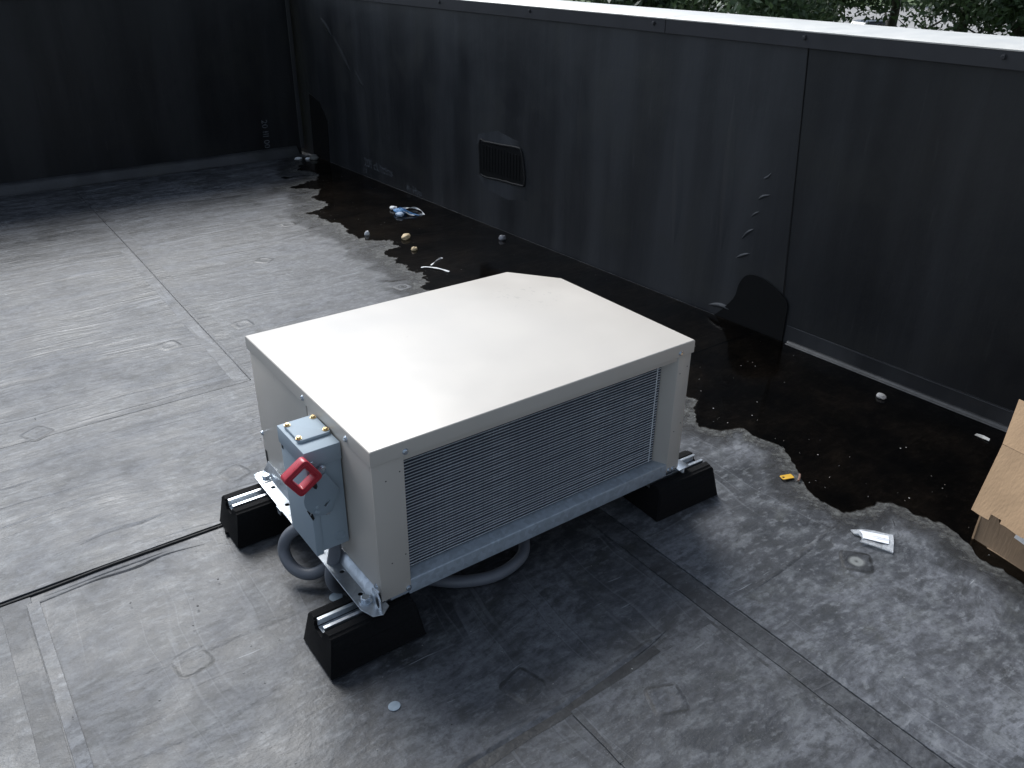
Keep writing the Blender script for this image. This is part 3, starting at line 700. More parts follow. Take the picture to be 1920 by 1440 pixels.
# ------------------------------------------------------------------ rubber blocks with strut channel
def rubber_block(label, x0, y0, rz=0.0, strut=(-.01, 0)):
    t = thing('rubber_support_block', label, 'support block', (x0+.122, y0+.0765, 0), 'rubber blocks under the unit')
    Lb, Wb, H = .244, .153, .100
    sec = [(.0, .0), (.0, .014), (.015, .086), (.026, .1), (.0545, .1), (.0545, .076), (.0985, .076), (.0985, .1), (.127, .1), (.138, .086), (.153, .014), (.153, 0)]
    bm = bmesh.new(); rings = []
    for f in (0, 1):
        rg = []
        for y, z in sec:
            s = .001+.013*min(1, max(0, (z-.015)/.07))+(.006 if z > .09 and (y < .03 or y > .12) else 0); rg.append(bm.verts.new(((s if f == 0 else Lb-s)-Lb/2, y-Wb/2, z)))
        rings.append(rg)
    n = len(sec)
    for k in range(n): bm.faces.new((rings[0][k], rings[0][(k+1) % n], rings[1][(k+1) % n], rings[1][k]))
    bm.faces.new(rings[0][::-1]); bm.faces.new(rings[1])
    bmesh.ops.recalc_face_normals(bm, faces=bm.faces)
    bmesh.ops.bevel(bm, geom=[e for e in bm.edges if e.calc_length() > .05], offset=.0055, segments=3, affect='EDGES')
    bmesh.ops.triangulate(bm, faces=bm.faces)
    b = from_bm('block', bm, M_rubber, None, smooth=True, angle=R(40)); b.parent = t
    # long recess drawn into the block face
    bm = bmesh.new(); add_box(bm, (-.085, -.0725, .028), (.085, -.0655, .031)); add_box(bm, (-.085, -.0665, .062), (.085, -.0595, .065))
    b2 = from_bm('moulded_rib', bm, M_rubber); b2.parent = t
    # strut: open channel with inturned lips
    s = [(-.0205, .0765), (.0205, .0765), (.0205, .1015), (.0115, .1015), (.0115, .0975), (.0135, .0975), (.0135, .0993), (.0182, .0993), (.0182, .0790),
         (-.0182, .0790), (-.0182, .0993), (-.0135, .0993), (-.0135, .0975), (-.0115, .0975), (-.0115, .1015), (-.0205, .1015)]
    c = prism('strut_channel', s, 'x', -Lb/2+.020, Lb/2-.020, M_galv, None, .0005, seg=1); c.parent = t
    c.location = (0, 0, .0005)
    t.rotation_euler = (0, 0, R(rz)); return t
b1 = rubber_block('black rubber block nearest the camera, under the front left corner', -.152, -.036)
b2 = rubber_block('black rubber block at far left, under the back left corner beside the long seam', -.158, .520)
b3 = rubber_block('black rubber block at right, under the front right corner beside the puddle', .838, -.048, -2)
def bolt_at(x, y, z):
    place(ME_bolt, 'bolt', (x, y, z), (0, 0, 1), unit)
bolt_at(-.024, .031, .1162); bolt_at(-.022, .630, .1162)
prism('square_washer', [(-.044, .612), (-.002, .612), (-.002, .666), (-.044, .666)], 'z', .1163, .1185, M_zinc, unit, .0006)
box('spacer', (.964, -.006, .098), (.972, .004, .114), M_white, unit, .002)
box('mounting_flange', (W-.010, -.008, .1135), (W+.034, .640, .1160), M_galv, unit, .0006)
# dark scrap of rubber under the left block
prism('rubber_pad', [(-.165, .60), (-.10, .575), (-.08, .62), (-.15, .65)], 'z', .0046, .0125, M_rubber, None, .002)
tag(bpy.data.objects['rubber_pad'], 'small black rubber pad poking out from under the far left block', 'rubber pad')

# ------------------------------------------------------------------ disconnect switch on the left side
dis = thing('disconnect_switch', 'blue-grey metal disconnect switch box with red handle, mounted on the unit side', 'switch box', (-.042, .21, .2))
X0, X1, Y0, Y1, Z0, Z1 = -.083, -.001, .143, .284, .200, .476
box('enclosure', (X0+.012, Y0+.0015, Z0+.004), (X1, Y1-.001, Z1-.012), M_grey, dis, .0015)
# front cover folded round the front, its lower end sloping inwards
prism('cover', [(X0, Z0-.003), (X0+.018, Z0-.003), (X0+.018, Z0+.20), (X0+.018, .436), (X0, .436)], 'y', Y0-.0008, Y1, M_grey, dis, .0014)
# rain hood and hub plate
prism('hood', [(X0-.003, Y0-.003), (X1+.0005, Y0-.003), (X1+.0005, Y1+.003), (X0-.003, Y1+.003)], 'z', .433, Z1, M_grey, dis, .002)
prism('hub_plate', rrect(X0+.006, .181, X1-.001, .270, .007), 'z', Z1+.0002, Z1+.008, M_grey, dis, .002)
for x, y in ((-.071, .259), (-.073, .192), (-.0095, .259), (-.0095, .193)): place(ME_screw_b, 'hub_screw', (x, y, Z1+.008), (0, 0, 1), dis)
# handle mechanism plate on the near side
YP = Y0-.0145
pl = [(-.047, .420), (-.017, .365), (-.040, .316), (-.060, .312), (-.078, .318)]
pl += [(-.066+.036*math.cos(R(a)), .362+.042*math.sin(R(a))) for a in range(236, 100, -12)]
prism('handle_plate', pl, 'y', YP, YP+.003, M_grey_shade, dis, .0008, holes=[[(-.058, .337), (-.046, .349), (-.042, .345), (-.054, .333)]])
prism('plate_tab', [(-.060, .414), (-.046, .422), (-.044, .436), (-.052, .440), (-.060, .432)], 'y', YP+.003, YP+.006, M_grey, dis, .0006)
prism('plate_boss', circ(-.052, .362, .022, 24), 'y', YP+.003, Y0+.0005, M_grey, dis, .0008)
for x, z in ((-.071, .447), (-.0505, .432), (-.046, .306)): place(ME_screw, 'screw', (x, Y0-.0015 if z > .44 else (YP+.003 if z > .43 else Y0+.001), z), (0, -1, 0), dis)
dm = bpy.data.meshes.new('dimple'); bm = bmesh.new(); bmesh.ops.create_uvsphere(bm, u_segments=12, v_segments=8, radius=.0042); bm.to_mesh(dm); bm.free(); dm.materials.append(M_grey)
for x, z in ((-.074, .340), (-.077, .329), (-.072, .326)):
    d = link(bpy.data.objects.new('dimple', dm)); reg(d); par(d, dis); d.location = (x, YP, z); d.scale = (1, .45, 1)
prism('indicator_window', [(-.094, .330), (-.086, .334), (-.079, .305), (-.083, .300)], 'y', Y0-.004, Y0-.0015, M_mastic, dis, .0004)
wall_text('F', .012, (-.0885, Y0-.0043, .317), (1, 0, -.1), (.1, 0, 1), dis, 'indicator_letter', M_white)
prism('knockout_ring', circ(-.022, .229, .0125, 28), 'y', Y0-.0002, Y0+.004, M_grey, dis, .0006, holes=[circ(-.022, .229, .0108, 28)])
box('maker_sticker', (X0-.0006, .270, .455-.035), (X0+.003, .279, .455-.020), M_mastic, dis)
# red square loop handle
def ring_sq(cx, cz, half, rot, r):
    p = rrect(-half, -half, half, half, r, 4); c, s = math.cos(R(rot)), math.sin(R(rot))
    return [(cx+x*c-y*s, cz+x*s+y*c) for x, y in p]
hx, hz = -.103, .436
handle = prism('handle', ring_sq(hx, hz, .0325, 33, .009), 'y', Y0-.034, Y0-.010, M_red, dis, .0022, holes=[ring_sq(hx, hz, .0180, 33, .003)])
prism('handle_rim', ring_sq(hx, hz, .0262, 33, .006), 'y', Y0-.0365, Y0-.0338, M_red, dis, .0008, holes=[ring_sq(hx, hz, .0225, 33, .004)])
tube('handle_arm', [(hx+.020, Y0-.020, hz-.022), (hx+.030, Y0-.012, hz-.040), (hx+.034, Y0-.006, hz-.055)], .006, M_dark, dis, seg=8)
# ------------------------------------------------------------------ conduits
rc = .0155
c1 = tube('flexible_conduit', catmull([(-.014, .200, .203), (-.015, .200, .160), (-.024, .200, .118), (-.034, .200, .075), (-.024, .198, .038), (.020, .20, .022), (.09, .19, .018), (.17, .125, .018), (.24, .060, .018), (.33, .025, .018),
                                    (.42, .040, .020), (.465, .085, .030), (.475, .14, .055), (.47, .20, .085), (.46, .25, .116)], 10), rc, M_conduit, seg=18)
tag(c1, 'grey conduit dropping from the switch box and curling under the coil front', 'conduit')
c2 = tube('flexible_conduit', catmull([(.02, .33, .122), (-.030, .345, .135), (-.070, .36, .115), (-.088, .36, .075), (-.085, .325, .045), (-.060, .285, .035), (-.02, .265, .050), (.03, .27, .080), (.08, .28, .114)], 10), rc, M_conduit, seg=18)
tag(c2, 'grey conduit loop bulging out behind the switch box at the unit side', 'conduit')
prism('conduit_nut', circ(-.0145, .200, .021, 8), 'z', .186, .201, M_conduit, c1, .002)

# ------------------------------------------------------------------ cardboard box
cb = thing('cardboard_box', 'brown corrugated cardboard box with torn hanging flap at right edge, shaded below', 'box', (1.7, -.8, 0))
def quad_panel(name, c, thick, mat, parent, nu=14, nv=10, warp=.006, tear=None, seed=0):
    c = [Vector(p) for p in c]; bm = bmesh.new(); nrm = (c[1]-c[0]).cross(c[3]-c[0]).normalized(); g = []
    for k in (0, 1):
        rows = []
        for j in range(nv+1):
            v = j/nv; row = []
            for i in range(nu+1):
                u = i/nu; p = (c[0]*(1-u)+c[1]*u)*(1-v)+(c[3]*(1-u)+c[2]*u)*v
                if tear and j == 0: p = p+(c[3]-c[0]).normalized()*tear(u)
                p = p+nrm*(warp*mnoise.noise(p*4+Vector((seed, 0, 0)))+warp*.4*mnoise.noise(p*11+Vector((0, seed, 0)))+k*thick)
                row.append(bm.verts.new(p))
            rows.append(row)
        g.append(rows)
    for k in (0, 1):
        for j in range(nv):
            for i in range(nu):
                q = (g[k][j][i], g[k][j][i+1], g[k][j+1][i+1], g[k][j+1][i]); bm.faces.new(q if k else q[::-1])
    bd = [(0, i) for i in range(nu)]+[(j, nu) for j in range(nv)]+[(nv, nu-i) for i in range(nu)]+[(nv-j, 0) for j in range(nv)]
    for a, b in zip(bd, bd[1:]+bd[:1]):
        bm.faces.new((g[0][a[0]][a[1]], g[0][b[0]][b[1]], g[1][b[0]][b[1]], g[1][a[0]][a[1]]))
    return from_bm(name, bm, mat, parent, smooth=True, angle=R(35))
ca, cb_, cc, cd = (1.485, -.600), (1.405, -1.10), (1.93, -1.18), (2.00, -.66)
HT = .415
quad_panel('side', [(*cb_, .002), (*ca, .002), (1.535, -.598, HT), (1.46, -1.10, HT)], .005, M_card_shade, cb, seed=1)
quad_panel('side', [(*ca, .002), (*cd, .002), (2.00, -.655, HT), (1.535, -.598, HT)], .005, M_card, cb, seed=2)
quad_panel('side', [(*cd, .002), (*cc, .002), (1.93, -1.18, HT), (2.0, -.655, HT)], .005, M_card, cb, seed=3)
quad_panel('side', [(*cc, .002), (*cb_, .002), (1.46, -1.10, HT), (1.93, -1.18, HT)], .005, M_card, cb, seed=4)
quad_panel('bottom', [(*ca, .006), (*cb_, .006), (*cc, .006), (*cd, .006)], .004, M_card_shade, cb, seed=5)
def tear(u): 
    u = 1-u
    return .010*mnoise.noise((u*9, 2, 0))+(.030 if .10 < u < .15 else 0)+(.018 if .55 < u < .60 else 0)+(.045*max(0, u-.12))
fu = quad_panel('flap', [(1.405, -1.10, .322), (1.470, -.603, .320), (1.540, -.583, HT+.004), (1.457, -1.10, HT+.006)], .004, M_card, cb, 34, 8, .005, None, 8)
fl2 = quad_panel('torn_flap', [(1.312, -1.10, .160), (1.388, -.609, .153), (1.470, -.603, .319), (1.405, -1.10, .321)], .004, M_card, cb, 70, 12, .007, tear, 8)
quad_panel('torn_paper', [(1.448, -.775, .075), (1.462, -.700, .085), (1.466, -.705, .112), (1.449, -.770, .105)], .002, M_white, cb, 6, 3, .012, None, 3)

# ------------------------------------------------------------------ litter
def blob(name, loc, r, mat, label, cat, seed=0, rot=0, group=None):
    bm = bmesh.new(); bmesh.ops.create_icosphere(bm, subdivisions=3, radius=1)
    for v in bm.verts:
        v.co *= 1+.35*mnoise.noise(v.co*1.6+Vector((seed, 0, 0)))+.12*mnoise.noise(v.co*4+Vector((0, seed, 0)))
        v.co = Vector((v.co.x*r[0], v.co.y*r[1], v.co.z*r[2]))
    o = from_bm(name, bm, mat, smooth=True); o.location = loc; o.rotation_euler = (0, 0, rot); return tag(o, label, cat, group)
def flake(name, pts, z, mat, label, cat, curl=.004, group=None, thick=.0012):
    """a thin bent scrap from an outline in roof-plan coordinates"""
    c = sum((Vector(p) for p in pts), Vector((0, 0)))/len(pts); bm = bmesh.new()
    def Z(p, k): d = (Vector(p)-c).length; return z+curl*(.5+mnoise.noise((p[0]*40, p[1]*40, 1)))*min(1, d/.02)+k*thick
    rings = [[bm.verts.new((p[0], p[1], Z(p, k))) for p in pts] for k in (0, 1)]
    cs = [bm.verts.new((c.x, c.y, z+k*thick)) for k in (0, 1)]; n = len(pts)
    for k in (0, 1):
        for i in range(n): bm.faces.new((cs[k], rings[k][i], rings[k][(i+1) % n]))
    for i in range(n): bm.faces.new((rings[0][i], rings[0][(i+1) % n], rings[1][(i+1) % n], rings[1][i]))
    return tag(from_bm(name, bm, mat), label, cat, group)
WZ = .0088
blob('pebble', (1.521, 2.565, WZ+.010), (.040, .020, .015), M_tan, 'larger tan stone at the puddle edge, left of the far wall patch', 'stone', 1, .75)
blob('pebble', (1.458, 2.370, WZ+.006), (.018, .014, .011), M_tan, 'smaller tan stone in the puddle, nearer the unit than the larger one', 'stone', 4, .3)
blob('crumpled_wrapper', (1.943, 2.252, WZ+.010), (.022, .016, .016), simple('grey_foil', (.30, .30, .32), .4, .4), 'small crumpled grey scrap in the puddle close to the long wall', 'litter', 9)
blob('paper_wad', (1.375, 2.742, WZ+.008), (.014, .010, .014), M_white, 'tiny white paper wad at the ragged puddle edge, far side', 'litter', 12)
blob('fluff_scrap', (2.010, .008, WZ+.006), (.014, .018, .010), simple('grey_fluff', (.38, .37, .36), .9), 'small grey fluffy scrap in the puddle right of the unit', 'litter', 15)
flake('leaf_scrap', [(2.020, -.325), (2.028, -.345), (2.024, -.372), (2.036, -.368), (2.043, -.345), (2.036, -.325)], WZ, simple('pale_leaf', (.52, .52, .50), .6), 'curled pale scrap in the puddle left of the cardboard box', 'litter', .010)
# white strips
def ribbon(name, path, w, mat, label=None, cat=None, parent=None, twist=0.0, thick=.0012):
    P = catmull(path, 8); bm = bmesh.new(); rows = []
    for i, p in enumerate(P):
        t = (P[min(i+1, len(P)-1)]-P[max(i-1, 0)]).normalized(); s = t.cross(Vector((0, 0, 1))).normalized()
        s = (s*math.cos(twist*i)+Vector((0, 0, 1))*math.sin(twist*i)); n = s.cross(t)
        ww = w*(.8+.5*mnoise.noise(p*30))
        rows.append([bm.verts.new(p+s*ww*a+n*thick*b) for a, b in ((-.5, 0), (.5, 0), (.5, 1), (-.5, 1))])
    for A, B in zip(rows, rows[1:]):
        for k in range(4): bm.faces.new((A[k], A[(k+1) % 4], B[(k+1) % 4], B[k]))
    bm.faces.new(rows[0]); bm.faces.new(rows[-1][::-1])
    o_ = from_bm(name, bm, mat, parent)
    return tag(o_, label, cat)
ribbon('plastic_strip', [(1.352, 2.120, WZ), (1.372, 2.100, WZ+.004), (1.405, 2.045, WZ+.006), (1.432, 1.987, WZ+.001)], .017, M_white, 'straight white plastic strip lying at the puddle edge behind the unit', 'litter')
ribbon('plastic_strip', [(1.408, 2.118, WZ), (1.450, 2.145, WZ+.004), (1.490, 2.165, WZ+.006), (1.512, 2.178, WZ+.003)], .012, M_white, 'bent white plastic strip with a square end in the puddle, behind the straight one', 'litter', twist=.12)
# blue and white knotted string
rag = thing('knotted_string', 'blue and white knotted rag with a loop of white string in the puddle', 'string', (1.75, 3.0, WZ))
blob_o = blob('rag_knot', (1.728, 3.000, WZ+.012), (.034, .042, .018), M_blue, None, None, 21); par(blob_o, rag)
b_ = blob('rag_end', (1.700, 2.955, WZ+.010), (.022, .026, .014), simple('pale_blue_cloth', (.45, .55, .68), .7), None, None, 25); par(b_, rag)
b_ = blob('rag_tail', (1.735, 3.095, WZ+.010), (.020, .026, .012), M_white, None, None, 28); par(b_, rag)
ribbon('string', [(1.755, 3.06, WZ+.010), (1.80, 3.06, WZ+.008), (1.845, 3.02, WZ+.010), (1.850, 2.96, WZ+.004), (1.830, 2.895, WZ+.002)], .011, M_white, parent=rag, twist=.3)
ribbon('string', [(1.838, 2.905, WZ+.002), (1.80, 2.905, WZ+.004), (1.755, 2.92, WZ+.008), (1.735, 2.97, WZ+.02)], .011, M_white, parent=rag, twist=.25)
ribbon('string', [(1.80, 2.897, WZ+.002), (1.765, 2.93, WZ+.012), (1.745, 3.01, WZ+.030), (1.752, 3.06, WZ+.018)], .014, M_blue, parent=rag, twist=.15)
# yellow tag with a hole, and stick
def rot2(p, c, a): x, y = p[0], p[1]; return (c[0]+x*math.cos(a)-y*math.sin(a), c[1]+x*math.sin(a)+y*math.cos(a))
yc = (1.313, -.118); ya = -.35
tagp = [rot2(p, yc, ya) for p in rrect(-.020, -.011, .020, .011, .004, 3)]
yt = prism('plastic_tag', tagp, 'z', .0105, .0125, M_yellow, None, .0004, holes=[[rot2(p, yc, ya) for p in circ(-.012, 0, .004, 12)]], seg=1)
tag(yt, 'small yellow plastic tag with a punched hole at the puddle edge', 'tag')
st = tube('stick', [(1.322, -.152, .012), (1.336, -.146, .016), (1.352, -.135, .014)], .0035, M_brown, seg=8); tag(st, 'short brown stick beside the yellow tag', 'stick')
# grip bag with paper slip
def bag_mat():
    t = NT('clear_plastic'); n = t.noise(t.pos(), 60, 4)
    tr = t.n('BsdfTransparent', {'Color': (.86, .88, .9, 1)}).outputs[0]
    gl = t.n('BsdfPrincipled', {'Base Color': (.75, .77, .8, 1), 'Roughness': .22, 'Normal': t.bump(n, .6, .01)}).outputs[0]
    t.surf(t.n('MixShader', {0: t.ramp(n, [(.3, .28), (.7, .55)]), 1: tr, 2: gl}).outputs[0]); return t.m
M_bag = bag_mat()
bag = thing('plastic_bag', 'torn clear plastic bag holding a white paper slip, right of the unit', 'bag', (1.26, -.45, .004))
flake('film', [(1.246, -.384), (1.268, -.402), (1.290, -.424), (1.318, -.460), (1.322, -.466), (1.290, -.487), (1.252, -.509), (1.236, -.476), (1.217, -.431), (1.226, -.430), (1.238, -.424), (1.243, -.410), (1.237, -.400)], .0050, M_bag, None, None, .010, thick=.003)
par(bpy.data.objects['film'], bag)
flake('paper_slip', [(1.258, -.402), (1.280, -.432), (1.301, -.463), (1.288, -.474), (1.270, -.484), (1.250, -.452), (1.236, -.428), (1.248, -.418)], .0115, M_paper, None, None, .003, thick=.0008)
par(bpy.data.objects['paper_slip'], bag)
for k in range(3):
    a = Vector((1.262+.006*k, -.440-.010*k)); b = a+Vector((.012, -.017))
    ln = ribbon('print_line', [(a.x, a.y, .0160), ((a.x+b.x)/2, (a.y+b.y)/2, .0160), (b.x, b.y, .0160)], .0016, simple('faint_print', (.45, .46, .5), .8), parent=None, thick=.0003); par(ln, bag)
# knockout discs
d1 = prism('knockout_disc', circ(0, 0, .0135, 28, .0125), 'z', 0, .0016, M_bluegrey, None, .0004); d1.location = (-.072, -.174, .0008); tag(d1, 'pale blue-grey metal knockout disc on the roof in front of the unit', 'metal disc')
d2 = prism('knockout_disc', circ(0, 0, .0165, 28), 'z', 0, .0016, M_bluegrey, None, .0004); d2.location = (-.026, .205, .0008); tag(d2, 'dull metal knockout disc beside the conduit behind the nearest rubber block', 'metal disc')
# litter in the far corner
blob('stone_chip', (1.86, 4.62, .014), (.020, .014, .010), M_white, 'white chip in the far roof corner, the left one', 'stone', 41)
blob('stone_chip', (1.80, 4.66, .014), (.028, .012, .010), M_white, 'white sliver in the far roof corner at the end of the puddle', 'stone', 44)
blob('rubble_lump', (1.90, 4.60, .018), (.035, .030, .022), simple('grey_rubble', (.13, .13, .12), .9), 'grey lump in the far corner where the puddle ends', 'rubble', 47)
# uncountable grit on the roof and floating in the puddle
def grit(name, pts, mat, smin, smax, label, z=.0):
    verts, faces = [], []
    for (x, y, zz) in pts:
        s = random.uniform(smin, smax); a = random.uniform(0, 6.28); e = random.uniform(.25, .9); b = len(verts)
        for i in range(4):
            t = a+i*math.pi/2; r_ = s*(1 if i % 2 == 0 else e)
            verts.append((x+r_*math.cos(t), y+r_*math.sin(t), zz+.0006))
        verts.append((x, y, zz+s*.5))
        faces += [(b, b+1, b+4), (b+1, b+2, b+4), (b+2, b+3, b+4), (b+3, b, b+4)]
    me = bpy.data.meshes.new(name); me.from_pydata(verts, [], faces)
    return tag(from_me(name, me, mat), label, 'grit', None, 'stuff')
pts = []
while len(pts) < 170:
    e = random.choice(edge); far = e.y > 1.6
    w = abs(random.gauss(0, .10 if not far else .16)); p = (e.x+w, e.y+random.uniform(-.05, .05), WZ)
    if p[0] < 2.05-.04*p[1]: pts.append(p)
for _ in range(60):
    y = random.uniform(-.9, 4.4); x = random.uniform(1.45, 2.08-.04*y); pts.append((x, y, WZ))
grit('floating_grit', pts, simple('pale_grit', (.34, .34, .32), .8, var=.5, scale=20), .0008, .0032, 'pale grit and flakes floating in the puddle')
pts = []
for _ in range(260):
    y = random.uniform(-.95, .6) if random.random() < .75 else random.uniform(.7, 4.2); x = random.uniform(-.9, 1.3)
    pts.append((x, y, .0075 if (y > 1.43 and x < .25) else (.0046 if y > .65 or x > .2 else .001)))
grit('roof_grit', pts, simple('roof_grit', (.26, .26, .25), .8, var=.6, scale=15), .0008, .0026, 'tiny pale specks scattered over the roof')
pts = [(random.gauss(.1, .5), random.gauss(.6, .9), .008) for _ in range(60)]
grit('dark_grit', pts, M_mastic, .001, .004, 'tiny dark specks scattered over the roof')

# ------------------------------------------------------------------ building body and the world beyond
GZ = -4.6
bmat = simple('brick_render', (.30, .22, .17), .8, scale=8)
bld = prism('building_body', [(-9.2, -9), (2.85, -9), (2.30, 5.15), (-9.2, 5.15)], 'z', GZ, -.31, bmat); tag(bld, kind='structure')
def ground_mat(name, a, b, sc):
    t = NT(name); p = t.pos(); n = t.noise(p, sc, 8, .6); c = t.ramp(n, [(.3, a), (.7, b)])
    t.bsdf(Base_Color=c, Roughness=.9, Normal=t.bump(t.noise(p, sc*20, 3), .3, .02)); return t.m
g = prism('ground', [(-900, -900), (900, -900), (900, 900), (-900, 900)], 'z', GZ-.5, GZ, ground_mat('grass_ground', (.045, .075, .022), (.09, .13, .04), .5)); tag(g, kind='structure')
lot = prism('parking_lot', [(40, -10), (78, -25), (125, 40), (60, 85)], 'z', GZ+.001, GZ+.02, ground_mat('pale_asphalt', (.26, .25, .24), (.34, .33, .32), .3)); tag(lot, kind='structure')
path_ = prism('kerb', [(78, -25), (78.3, -25.2), (125.3, 39.8), (125, 40)], 'z', GZ+.001, GZ+.15, simple('kerb_concrete', (.42, .41, .39), .9)); tag(path_, kind='structure')

def bark(): 
    t = NT('bark'); p = t.obj(); n = t.noise(t.scaled(p, (8, 8, 1.2)), 2, 6)
    t.bsdf(Base_Color=t.ramp(n, [(.3, (.018, .015, .012)), (.7, (.06, .052, .042))]), Roughness=.9, Normal=t.bump(n, .6, .03)); return t.m
M_bark = bark()
def leafm(name, a, b):
    t = NT(name); n = t.noise(t.pos(), 1.1, 3); n2 = t.noise(t.pos(), 14, 2)
    c = t.mix(.5, t.ramp(n, [(.3, a), (.7, b)]), t.ramp(n2, [(.3, a), (.7, b)]))
    pr = t.n('BsdfPrincipled', {'Base Color': c, 'Roughness': .45}).outputs[0]; tl = t.n('BsdfTranslucent', {'Color': c}).outputs[0]
    t.surf(t.n('MixShader', {0: .3, 1: pr, 2: tl}).outputs[0]); return t.m
LEAF = [leafm('leaf_dark', (.030, .055, .028), (.070, .105, .055)), leafm('leaf_mid', (.050, .085, .042), (.115, .16, .085))]
def tree(label, x, y, h, rad, crown_base, leaves, leafsize, mat, seed, lean=(0, 0), fork=2):
    rs = random.Random(seed); t = thing('tree', label, 'tree', (x, y, GZ), 'trees beyond the parapet')
    bm = bmesh.new(); tips = []
    base = Vector((x, y, GZ-.1)); top = Vector((x+lean[0], y+lean[1], GZ+h*.75)); r0 = h*.026
    stem = catmull([base, base.lerp(top, .35)+Vector((rs.uniform(-.2, .2), rs.uniform(-.2, .2), 0)), base.lerp(top, .7), top], 6)
    tube_bm(bm, stem, 0, 9, True, lambda f: r0*(1-.8*f))
    for i in range(14):
        f = rs.uniform(.28, .95); p = stem[int(f*(len(stem)-1))]; a = rs.uniform(0, 6.28); l = rad*rs.uniform(.6, 1.05)*(1.1-.4*f)
        d = Vector((math.cos(a), math.sin(a), rs.uniform(.05, .7))); e = p+d*l
        mid = p+d*l*.5+Vector((0, 0, .25*l*rs.uniform(-.2, .5)))
        br = catmull([p, mid, e], 5); tube_bm(bm, br, 0, 6, True, lambda q, f=f: r0*.42*(1.1-f)*(1-.85*q)+.01); tips += [mid, e, br[3], br[8]]
        for k in range(3):
            s = br[rs.randrange(3, 9)]; d2 = Vector((rs.uniform(-1, 1), rs.uniform(-1, 1), rs.uniform(-.5, .6))).normalized(); e2 = s+d2*l*.42
            tube_bm(bm, [s, s.lerp(e2, .5)+Vector((0, 0, .05)), e2], 0, 5, True, lambda q: .03*(1-.8*q)); tips += [e2, s.lerp(e2, .6)]
    from_bm('trunk', bm, M_bark, t, smooth=True)
    tips = np.array([list(v) for v in tips]); g_ = np.random.default_rng(seed)
    cl = tips[g_.integers(0, len(tips), leaves)]; cen = cl+g_.normal(0, 1, (leaves, 3))*np.array([.55, .55, .42])*rad*.22
    ok = cen[:, 2] > GZ+crown_base+g_.normal(0, .25, leaves); cen = cen[ok]; n = len(cen)
    A = g_.normal(0, 1, (n, 3)); A /= np.linalg.norm(A, axis=1)[:, None]; B = np.cross(A, g_.normal(0, 1, (n, 3))); B /= np.linalg.norm(B, axis=1)[:, None]
    s = leafsize*g_.uniform(.6, 1.3, (n, 1)); V = np.stack([cen-A*s, cen+B*s*.42, cen+A*s, cen-B*s*.42], 1).reshape(-1, 3)
    me = bpy.data.meshes.new('crown'); me.vertices.add(4*n); me.vertices.foreach_set('co', V.ravel())
    me.loops.add(4*n); me.loops.foreach_set('vertex_index', np.arange(4*n)); me.polygons.add(n); me.polygons.foreach_set('loop_start', np.arange(0, 4*n, 4)); me.polygons.foreach_set('loop_total', np.full(n, 4))
    me.update(); me.validate()
    c = from_me('crown', me, mat, t); return t
def at(px_az, dist):                                # bearing in degrees from +Y towards +X, seen from where the photographer stands
    return (-.6155+dist*math.sin(R(px_az)), -1.3207+dist*math.cos(R(px_az)))
for label, az, dist, h, rad, cbase, n, ls, m, seed in (
    ('dense leafy tree left of the others, filling the gap above the coping', 51.0, 25, 9.5, 3.4, 1.6, 30000, .11, LEAF[1], 3),
    ('darkest tree at the left end of the row, half hidden by the coping', 44.0, 30, 9.0, 3.4, 1.5, 22000, .12, LEAF[0], 5),
    ('tree with low drooping leaves just left of the dark car', 55.6, 31, 10, 2.6, 3.9, 12000, .11, LEAF[1], 8),
    ('slim tree with bare lower limbs rising beside the dark car', 59.0, 33, 10, 2.8, 4.55, 11000, .11, LEAF[0], 12),
    ('tree with thick dark trunk near the right, leaves hanging low', 62.7, 28, 10, 2.8, 4.25, 12000, .11, LEAF[0], 17),
    ('tree at the right edge of the view beyond the coping', 65.6, 26, 9.5, 2.8, 3.4, 14000, .11, LEAF[0], 21),
    ('distant tree on the lawn behind the parking lot', 59.0, 120, 14, 6, 3.0, 9000, .35, LEAF[1], 26)):
    x, y = at(az, dist); tree(label, x, y, h, rad, cbase, n, ls, m, seed)

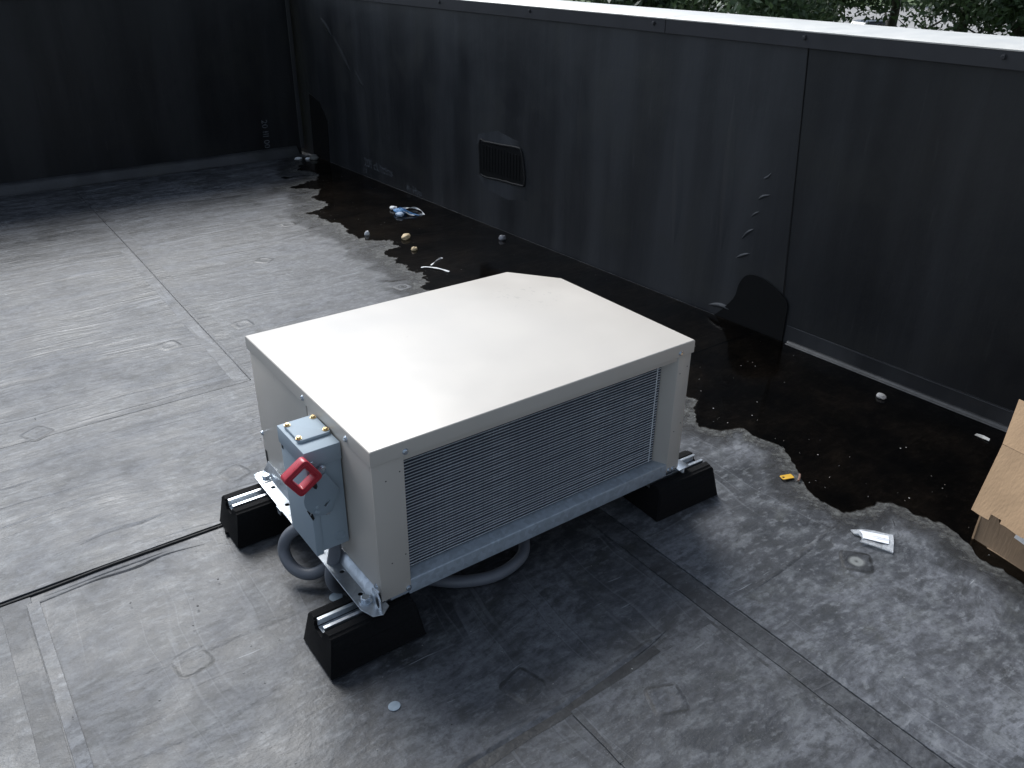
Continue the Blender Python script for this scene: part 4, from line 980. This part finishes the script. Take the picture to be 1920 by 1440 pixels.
# parked car
def car(label, loc, rz):
    t = thing('parked_car', label, 'car', loc); T = Matrix.Translation(loc) @ Matrix.Rotation(rz, 4, 'Z')
    paint = simple('black_car_paint', (.012, .012, .015), .22, .2, .05); glass = simple('car_glass', (.02, .022, .026), .08); tyre = simple('tyre', (.012, .012, .012), .8); rim_ = simple('wheel_rim', (.4, .41, .42), .35, .8)
    prof = [(-2.3, .45), (-2.35, .85), (-2.2, 1.02), (-1.95, 1.08), (-1.55, 1.62), (-1.2, 1.72), (.3, 1.74), (.65, 1.66), (1.15, 1.12), (1.9, 1.02), (2.25, .88), (2.33, .55), (2.25, .35), (-2.2, .35)]
    bm = bmesh.new(); rings = []
    for yy, k in ((-.92, .0), (-.90, .5), (-.80, 1), (.80, 1), (.90, .5), (.92, .0)):
        rings.append([bm.verts.new((x*(1-.01*(1-k)), yy*(1 if z < 1.1 else 1-.28*(z-1.1)), z-(.04*(1-k) if z > 1.1 else 0))) for x, z in prof])
    for A, B in zip(rings, rings[1:]):
        for k in range(len(prof)): bm.faces.new((A[k], A[(k+1) % len(prof)], B[(k+1) % len(prof)], B[k]))
    bm.faces.new(rings[0]); bm.faces.new(rings[-1][::-1])
    b = from_bm('body', bm, paint, None, True, R(35)); b.parent = t
    for s in (-1, 1):
        for pts in ([(-1.45, 1.15), (-1.35, 1.56), (-.5, 1.62), (-.5, 1.13)], [(-.42, 1.13), (-.42, 1.62), (.35, 1.61), (.95, 1.13)]):
            bm = bmesh.new(); V = [bm.verts.new((x, s*(.945-.28*max(0, z-1.1)), z)) for x, z in pts]; bm.faces.new(V)
            w = from_bm('side_window', bm, glass); w.parent = t
        for x in (-1.45, 1.45):
            w = prism('wheel', circ(x, .34, .34, 24), 'y', min(s*.72, s*.955), max(s*.72, s*.955), tyre, None, .03); w.parent = t
            r_ = prism('rim', circ(x, .34, .21, 18), 'y', min(s*.95, s*.965), max(s*.95, s*.965), rim_, None); r_.parent = w
    for x0, x1, z0, z1, nm in ((.68, 1.12, 1.66, 1.15, 'windscreen'), (-1.58, -1.93, 1.61, 1.12, 'rear_window')):
        bm = bmesh.new(); e = .012*(1 if x1 > x0 else -1); V = [bm.verts.new(p) for p in ((x0+e, -.68, z0+.012), (x0+e, .68, z0+.012), (x1+e, .78, z1+.012), (x1+e, -.78, z1+.012))]; bm.faces.new(V)
        w = from_bm(nm, bm, glass); w.parent = t
    for s in (-1, 1):
        w = box('headlight', (2.20, s*.62-.16, .72), (2.31, s*.62+.16, .86), rim_, None, .02); w.parent = t
        w = box('tail_light', (-2.37, s*.70-.10, .80), (-2.28, s*.70+.10, 1.0), M_red, None, .02); w.parent = t
    t.rotation_euler = (0, 0, rz); return t
cx, cy = at(58.2, 66); car('black parked car in the lot, its roof just showing above the coping', (cx, cy, GZ+.02), R(-20))
# pale pole beyond the lot
px_, py_ = at(61.0, 74)
pole = thing('lamp_post', 'thin pale post standing in the parking lot between the trees', 'lamp post', (px_, py_, GZ))
tube('pole', [(px_, py_, GZ), (px_, py_, GZ+3), (px_, py_, GZ+7)], .10, simple('pale_post', (.55, .54, .50), .6), pole, seg=10, rfun=lambda f: .14*(1-.4*f))
box('lamp_head', (px_-.1, py_-.6, GZ+7), (px_+.1, py_+.1, GZ+7.15), simple('lamp_head', (.4, .4, .4), .5), pole, .03)
